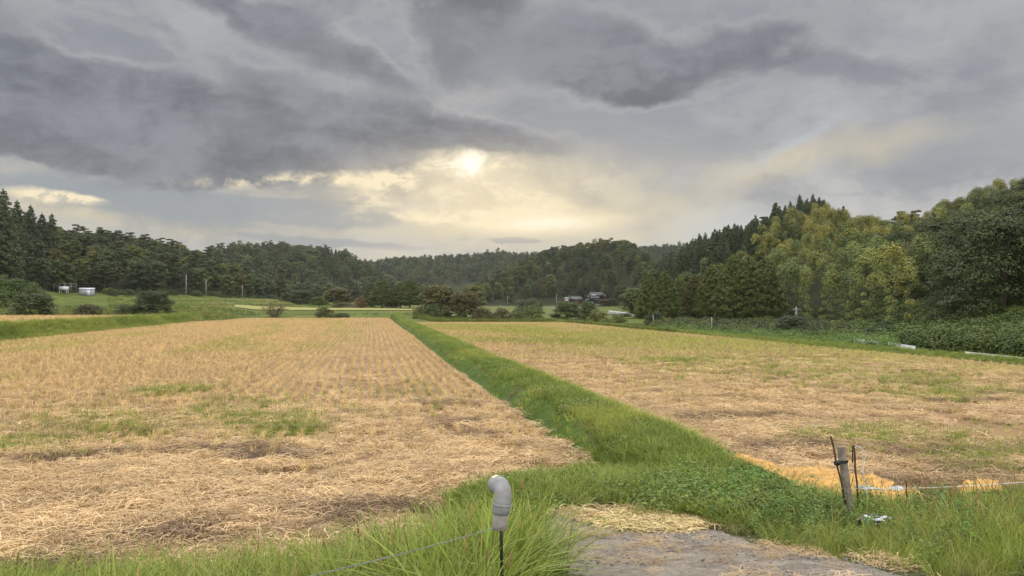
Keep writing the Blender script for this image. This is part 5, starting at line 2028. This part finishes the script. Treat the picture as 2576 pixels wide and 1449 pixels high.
scatter('grass', me_l, np.stack([Xw, Yw, terrain(Xw, Yw) - .05], 1), rots(n, .2), rng.uniform(1.4, 3.0, n), rng.integers(0, 6, n),
        np.clip(rng.uniform(-.1, .4, n), 0, 1), 'dark green grass beyond the far end of the greener field', 'grass')


# ------------------------------------------------------------------ roads and guard rails
def ribbon(name, pts_, wd, mat, lift=0.06, step=2.0):
    P_ = np.array(pts_)
    seg = np.concatenate([[0], np.cumsum(np.linalg.norm(np.diff(P_, axis=0), axis=1))])
    u = np.arange(0, seg[-1], step)
    X_, Y_ = np.interp(u, seg, P_[:, 0]), np.interp(u, seg, P_[:, 1])
    tx, ty = np.gradient(X_), np.gradient(Y_)
    n_ = np.hypot(tx, ty)
    nx, ny = -ty / n_, tx / n_
    off = np.linspace(-wd / 2, wd / 2, 5)
    GX, GY = X_[:, None] + nx[:, None] * off, Y_[:, None] + ny[:, None] * off
    GZ = np.maximum(terrain(GX, GY), terrain(X_, Y_)[:, None]) + lift
    return tag(MB().grid(GX, GY, GZ).build(name, mat, smooth=True), kind='structure')


FARR = [(1215, 366), (1290, 345), (1380, 312), (1458, 246), (1530, 205), (1610, 170), (1660, 150), (1700, 135)]
ribbon('road', [tuple(at(p_, d_, z=0))[:2] for p_, d_ in FARR], 4.2, M['asphalt'], 0.12)
NEARR = [(32.2, 22), (32.2, 30), (32.4, 46), (33.5, 60), (37, 74), (44, 88)]
ribbon('road', NEARR, 4.2, M['asphalt'], 0.05)


def guard_rail(pts3, label, spacing=3.0, hgt=0.75):
    P_ = np.array(pts3)
    root_ = empty('guard_rail', P_[0], 0, label, 'guard rail')
    Q_ = P_ - P_[0]
    t_ = np.gradient(Q_, axis=0)
    t_ /= np.linalg.norm(t_[:, :2], axis=1)[:, None]
    nn = np.stack([-t_[:, 1], t_[:, 0], 0 * t_[:, 0]], 1)
    prof_ = [(0.0, -.10), (.03, -.07), (.03, -.035), (.0, -.012), (0, .012), (.03, .035), (.03, .07), (0.0, .10)]
    X_ = np.array([[q + nn[i] * a + np.array([0, 0, b]) for a, b in prof_] for i, q in enumerate(Q_)])
    o_ = MB().grid(X_[..., 0], X_[..., 1], X_[..., 2]).build('rail', M['steel_white'], root_)
    o_.modifiers.new('thick', 'SOLIDIFY').thickness = 0.02
    seg = np.concatenate([[0], np.cumsum(np.linalg.norm(np.diff(Q_, axis=0), axis=1))])
    for u in np.arange(0.2, seg[-1], spacing):
        c_ = np.array([np.interp(u, seg, Q_[:, j]) for j in range(3)])
        gz_ = float(terrain(c_[0] + P_[0][0], c_[1] + P_[0][1])) - P_[0][2]
        MB().tube([(c_[0], c_[1], c_[2] + .08), (c_[0], c_[1], gz_ - .2)], 0.06, 8).build('rail_post', M['steel_white'], root_, True)
    return root_


guard_rail([tuple(at(p_, np.interp(p_, [1530, 1612], [207, 171]) + 3.0, py=q_)) for p_, q_ in ((1531, 782), (1560, 785.5), (1590, 789), (1614, 791.5))],
           'white guard rail along the far road beside the cedars')
rl = []
for p_, q_ in ((2145, 861), (2185, 865.5), (2225, 870.5), (2265, 876), (2300, 881)):
    d_ = 28.6 * F / (p_ - 932)
    rl.append(tuple(at(p_, d_, py=q_ - 5)))
guard_rail(rl, 'white guard rail beyond the stubble, below the vine covered bank')
rl = []
for p_, q_ in ((2425, 898), (2480, 904), (2530, 909), (2600, 917), (2680, 926)):
    d_ = 28.6 * F / (p_ - 932)
    rl.append(tuple(at(p_, d_, py=q_ - 8)))
guard_rail(rl, 'white guard rail nearest the viewer, half hidden by the grass edge')


# ------------------------------------------------------------------ poles
def pole(px, py0, py1, d, label, r=0.13, arm=False, name='utility_pole', group=None):
    a, b = at(px, d, py=py1), at(px, d, py=py0)
    gz_ = min(a.z, float(terrain(a.x, a.y)))
    root_ = empty(name, (a.x, a.y, gz_ - .2), -YAW, label, 'pole', group)
    h_ = b.z - gz_ + .2
    MB().tube([(0, 0, 0), (0, 0, h_)], [r, r * .7], 12).build('shaft', M['concrete_pole'], root_, True)
    if arm:
        m_ = MB()
        m_.box((0, -r, h_ - .35), (.95, .07, .07))
        m_.box((0, -r, h_ - .85), (.6, .06, .06))
        m_.build('cross_arm', M['steel_grey'], root_)
        for x_ in (-.42, -.18, .18, .42):
            MB().tube([(x_, -r, h_ - .30), (x_, -r, h_ - .27), (x_, -r, h_ - .18)], [.02, .04, .03], 8).build('insulator', M['steel_grey'], root_, True)
    return root_


pole(468, 690, 736, 228, 'tallest concrete pole in front of the mixed wood, nearest the sheds', .12)
pole(518, 703, 741, 236, 'middle concrete pole of three before the mixed wood', .11)
pole(610, 716, 745, 256, 'shortest of the three concrete poles, where the wood thins', .11)
pole(2003, 772, 815, 92, 'concrete utility pole with cross arms under the bamboo', .12, True)
pole(1643, 792, 812, 104, 'short pale stake beside the leafy bush at the field corner', .06, False, 'marker_pole')
pole(1790, 797, 826, 82, 'thin pale stake between the field edge and the cedars', .06, False, 'marker_pole')
pole(1400, 738, 772, 383, 'slim utility pole beside the brown farmhouse', .14)
pole(1431, 743, 770, 372, 'utility pole standing in front of the brown farmhouse wall', .14)
pole(1277, 745, 764, 395, 'far utility pole with cross arms above the grassy mound', .15, True)

# ------------------------------------------------------------------ buildings
M['roof_tile'] = plain_mat('roof_tile', (0.055, 0.058, 0.066), 0.45, 0.35, scale=3, var=.4)
M['plaster'] = plain_mat('plaster', (0.74, 0.72, 0.66), .9, .1, scale=2, var=.12)
M['brown_wall'] = plain_mat('brown_wall', (0.11, 0.055, 0.04), .8, .2, scale=3, var=.4)
M['dark_wood'] = plain_mat('dark_wood', (0.045, 0.038, 0.035), .8, .2, scale=3, var=.4)
M['window_glass'] = plain_mat('window_glass', (0.55, 0.57, 0.58), .15, .6, scale=2, var=.15)
M['stone_wall'] = plain_mat('stone_wall', (0.2, 0.18, 0.165), .95, .1, scale=2, var=.4)
M['shed_metal'] = plain_mat('shed_metal', (0.62, 0.65, 0.70), .45, .4, scale=1.2, var=.12)
M['shed_side'] = plain_mat('shed_side', (0.36, 0.38, 0.41), .5, .4, scale=1.2, var=.2)
M['tank'] = plain_mat('tank', (0.78, 0.79, 0.80), .5, .3, scale=2, var=.08)


def gable_roof(m_, cx_, cy_, z, L, Wd, rise, th=0.18, along_x=True, hip=0.0):
    """pitched roof with thickness; HIP shortens the ridge at both ends"""
    for sgn in (-1, 1):
        e = [(-L / 2, sgn * Wd / 2, 0), (L / 2, sgn * Wd / 2, 0), (L / 2 - hip, 0, rise), (-L / 2 + hip, 0, rise)]
        V = []
        for k in (0, th):
            for a, b, c_ in e:
                V.append((a, b, c_ + k) if along_x else (b, a, c_ + k))
        V = np.array(V) + np.array((cx_, cy_, z))
        m_.add(V, [(0, 1, 2, 3), (7, 6, 5, 4), (0, 4, 5, 1), (1, 5, 6, 2), (2, 6, 7, 3), (3, 7, 4, 0)])
    if hip > 0:
        for sgn in (-1, 1):
            V = []
            for k in (0, th):
                for a, b, c_ in [(sgn * L / 2, -Wd / 2, 0), (sgn * L / 2, Wd / 2, 0), (sgn * (L / 2 - hip), 0, rise)]:
                    V.append((a, b, c_ + k) if along_x else (b, a, c_ + k))
            V = np.array(V) + np.array((cx_, cy_, z))
            m_.add(V, [(0, 1, 2), (5, 4, 3)])
            m_.add(V, [(0, 3, 4, 1), (1, 4, 5, 2), (2, 5, 3, 0)])


def gable_end(m_, cx_, y_, z, Wd, rise, th=0.1):
    V = [(cx_ - Wd / 2, y_, z), (cx_ + Wd / 2, y_, z), (cx_, y_, z + rise), (cx_ - Wd / 2, y_ + th, z), (cx_ + Wd / 2, y_ + th, z), (cx_, y_ + th, z + rise)]
    m_.add(V, [(0, 1, 2), (5, 4, 3)])
    m_.add(V, [(0, 3, 4, 1), (1, 4, 5, 2), (2, 5, 3, 0)])


def window(parent, cx_, y_, z, w_, h_, bars=3, fm='dark_wood'):
    f_ = MB()
    f_.box((cx_, y_, z), (w_ + .16, .08, h_ + .16))
    wf = f_.build('window', M[fm], parent)
    for k in range(bars):
        pw = w_ / bars
        p_ = MB()
        p_.box((cx_ - w_ / 2 + pw * (k + .5), y_ - .05, z), (pw - .10, .04, h_ - .04))
        p_.build('pane', M['window_glass'], wf)


ha = at(1440, 385, z=0)
za = float(terrain(ha.x, ha.y)) - .1
h1 = empty('farmhouse', (ha.x, ha.y, za), -YAW - .08, 'brown walled farmhouse with a small white gable and dark tiled roof', 'house')
m_ = MB()
m_.box((-2.9, -1.2, 2.2), (3.5, 5.0, 3.4))
m_.box((1.7, .8, 1.9), (5.6, 4.6, 2.8))
m_.build('wall', M['brown_wall'], h1)
MB().box((-2.9, -1.3, .35), (3.4, 4.9, .75)).build('foundation', M['plaster'], h1)
m_ = MB()
gable_roof(m_, -2.9, -1.2, 3.92, 6.0, 4.3, 1.05, along_x=False)
gable_roof(m_, 1.7, .8, 3.35, 7.4, 6.0, 1.5, hip=1.2)
m_.build('roof', M['roof_tile'], h1)
m_ = MB()
gable_end(m_, -2.9, -3.82, 3.95, 3.5, .88)
m_.build('gable', M['plaster'], h1)
window(h1, -2.9, -3.74, 3.0, 1.5, .95, 2)
MB().box((-2.9, -3.95, 1.75), (3.7, .7, .12)).build('canopy', M['roof_tile'], h1)
MB().box((.2, -1.58, 1.6), (1.0, .08, 2.0)).build('door', M['dark_wood'], h1)

hb = at(1494, 392, z=0)
zb_ = float(terrain(hb.x, hb.y)) + .2
h2 = empty('farmhouse', (hb.x, hb.y, zb_), -YAW + .05, 'two storey farmhouse with rows of white windows and a grey tiled roof', 'house')
m_ = MB()
m_.box((0.6, .5, 1.4), (8.6, 6.0, 2.8))
m_.box((1.2, 1.0, 3.9), (6.6, 4.6, 2.3))
m_.build('wall', M['dark_wood'], h2)
m_ = MB()
gable_roof(m_, 1.4, 1.0, 5.05, 8.6, 6.4, 1.7, hip=1.4)
gable_roof(m_, -1.9, -2.2, 2.75, 4.6, 3.6, 1.0, along_x=False)
gable_roof(m_, 0.6, .5, 2.75, 10.0, 7.6, 1.0, hip=2.0)
m_.build('roof', M['roof_tile'], h2)
m_ = MB()
gable_end(m_, -.6, -2.3, 5.2, 3.4, .95)
m_.build('gable', M['plaster'], h2)
m_ = MB()
gable_roof(m_, -.6, -1.1, 5.15, 2.8, 4.0, 1.15, along_x=False)
m_.build('roof', M['roof_tile'], h2)
window(h2, .3, -1.36, 4.35, 4.6, 1.0, 4)
window(h2, -2.0, -2.56, 1.45, 2.4, 1.5, 3)
MB().box((-1.9, -1.6, 1.3), (3.4, 1.7, 2.7)).build('porch', M['dark_wood'], h2)
for x_, z_ in ((-3.2, 4.6), (-4.3, 2.9), (5.4, 5.3)):
    MB().tube([(x_, -2.4, z_ - .18), (x_, -2.4, z_), (x_, -2.4, z_ + .2)], [.12, .26, .1], 10).build('ridge_end', M['plaster'], h2, True)
sw = at(1500, 378, z=0)
tag(MB().box((0, 0, .5), (9.5, .5, 1.3), top=.98).build('stone_wall', M['stone_wall'], loc=(sw.x, sw.y, float(terrain(sw.x, sw.y)))), 'low grey stone wall in front of the two farmhouses', 'wall')
bpos = dict(d=398)
S('round_brown', 1530, 776, 62, 24, 'russet garden bush beside the white windowed farmhouse', d=382)
S('bush', 1463, 775, 30, 12, 'small garden bush between the two farmhouses', d=379)

# sheds before the mixed wood
DS = min(ground_d(219, 738), 199.0) - 2
sp_ = at(219, DS, py=738)
zs = float(terrain(sp_.x, sp_.y))
sd = empty('storage_shed', (sp_.x, sp_.y, zs), -YAW + .35, 'small grey metal shed with a pale roof before the mixed wood', 'shed')
wS = 38 * DS / F
fz = sp_.z - zs
MB().box((0, 0, .55 + fz / 2), (wS * .86, 1.6, 1.1 + fz)).build('wall', M['shed_side'], sd)
m_ = MB()
gable_roof(m_, 0, 0, 1.10 + fz, wS * .93, 1.9, .26, .05)
m_.build('roof', M['shed_metal'], sd)
MB().box((.4, -.83, .5 + fz / 2), (.8, .04, .9 + fz)).build('door', M['shed_metal'], sd)

DT = min(ground_d(163, 736), 197.0) - 2
tp = at(163, DT, py=735)
zt_ = float(terrain(tp.x, tp.y))
tk = empty('water_tank', (tp.x + .2, tp.y - 1.2, zt_), -YAW + .1, 'white box tank on short legs under the bare pipe frame', 'tank')
fz = max(0.0, tp.z - zt_)
m_ = MB()
m_.box((0, 0, .95 + fz), (1.9, 1.2, .85))
m_.build('tank_body', M['tank'], tk)
MB().box((0, 0, 1.4 + fz), (2.0, 1.3, .07)).build('lid', M['tank'], tk)
for a in (-.8, .8):
    for b in (-.45, .45):
        MB().box((a, b, .26 + fz / 2), (.12, .12, .55 + fz)).build('leg', M['tank'], tk)
fr = empty('pipe_frame', (tp.x, tp.y, zt_), -YAW + .05, 'thin rusty grey pipe frame standing over the white tank', 'frame')
m_ = MB()
wF, hF = 44 * DT / F, 25 * DT / F
for x_ in np.linspace(-wF / 2, wF / 2, 4):
    for y_ in (-1.2, 1.2):
        m_.tube([(x_, y_, 0), (x_, y_, hF)], .035, 6)
for y_ in (-1.2, 1.2):
    for z_ in (hF, hF * .72):
        m_.tube([(-wF / 2, y_, z_), (wF / 2, y_, z_)], .03, 6)
for x_ in np.linspace(-wF / 2, wF / 2, 4):
    m_.tube([(x_, -1.2, hF), (x_, 1.2, hF)], .03, 6)
m_.build('frame_pipes', M['steel_grey'], fr, True)
bx_ = at(742 - 240, 238, py=756)

# ------------------------------------------------------------------ haze
def add_haze(density=0.00011):
    m, nb = new_mat('haze')
    v = nb.n.new('ShaderNodeVolumePrincipled')
    v.inputs['Color'].default_value = (0.76, 0.79, 0.79, 1)
    v.inputs['Density'].default_value = density
    v.inputs['Anisotropy'].default_value = 0.3
    o = nb.n.new('ShaderNodeOutputMaterial')
    nb.l.new(v.outputs[0], o.inputs['Volume'])
    b = MB().box((0, 0, 44), (3060, 3060, 104)).build('haze', m)
    tag(b, kind='stuff')
    m.cycles.homogeneous_volume = True
    return b


HAZE = True
if HAZE:
    add_haze()
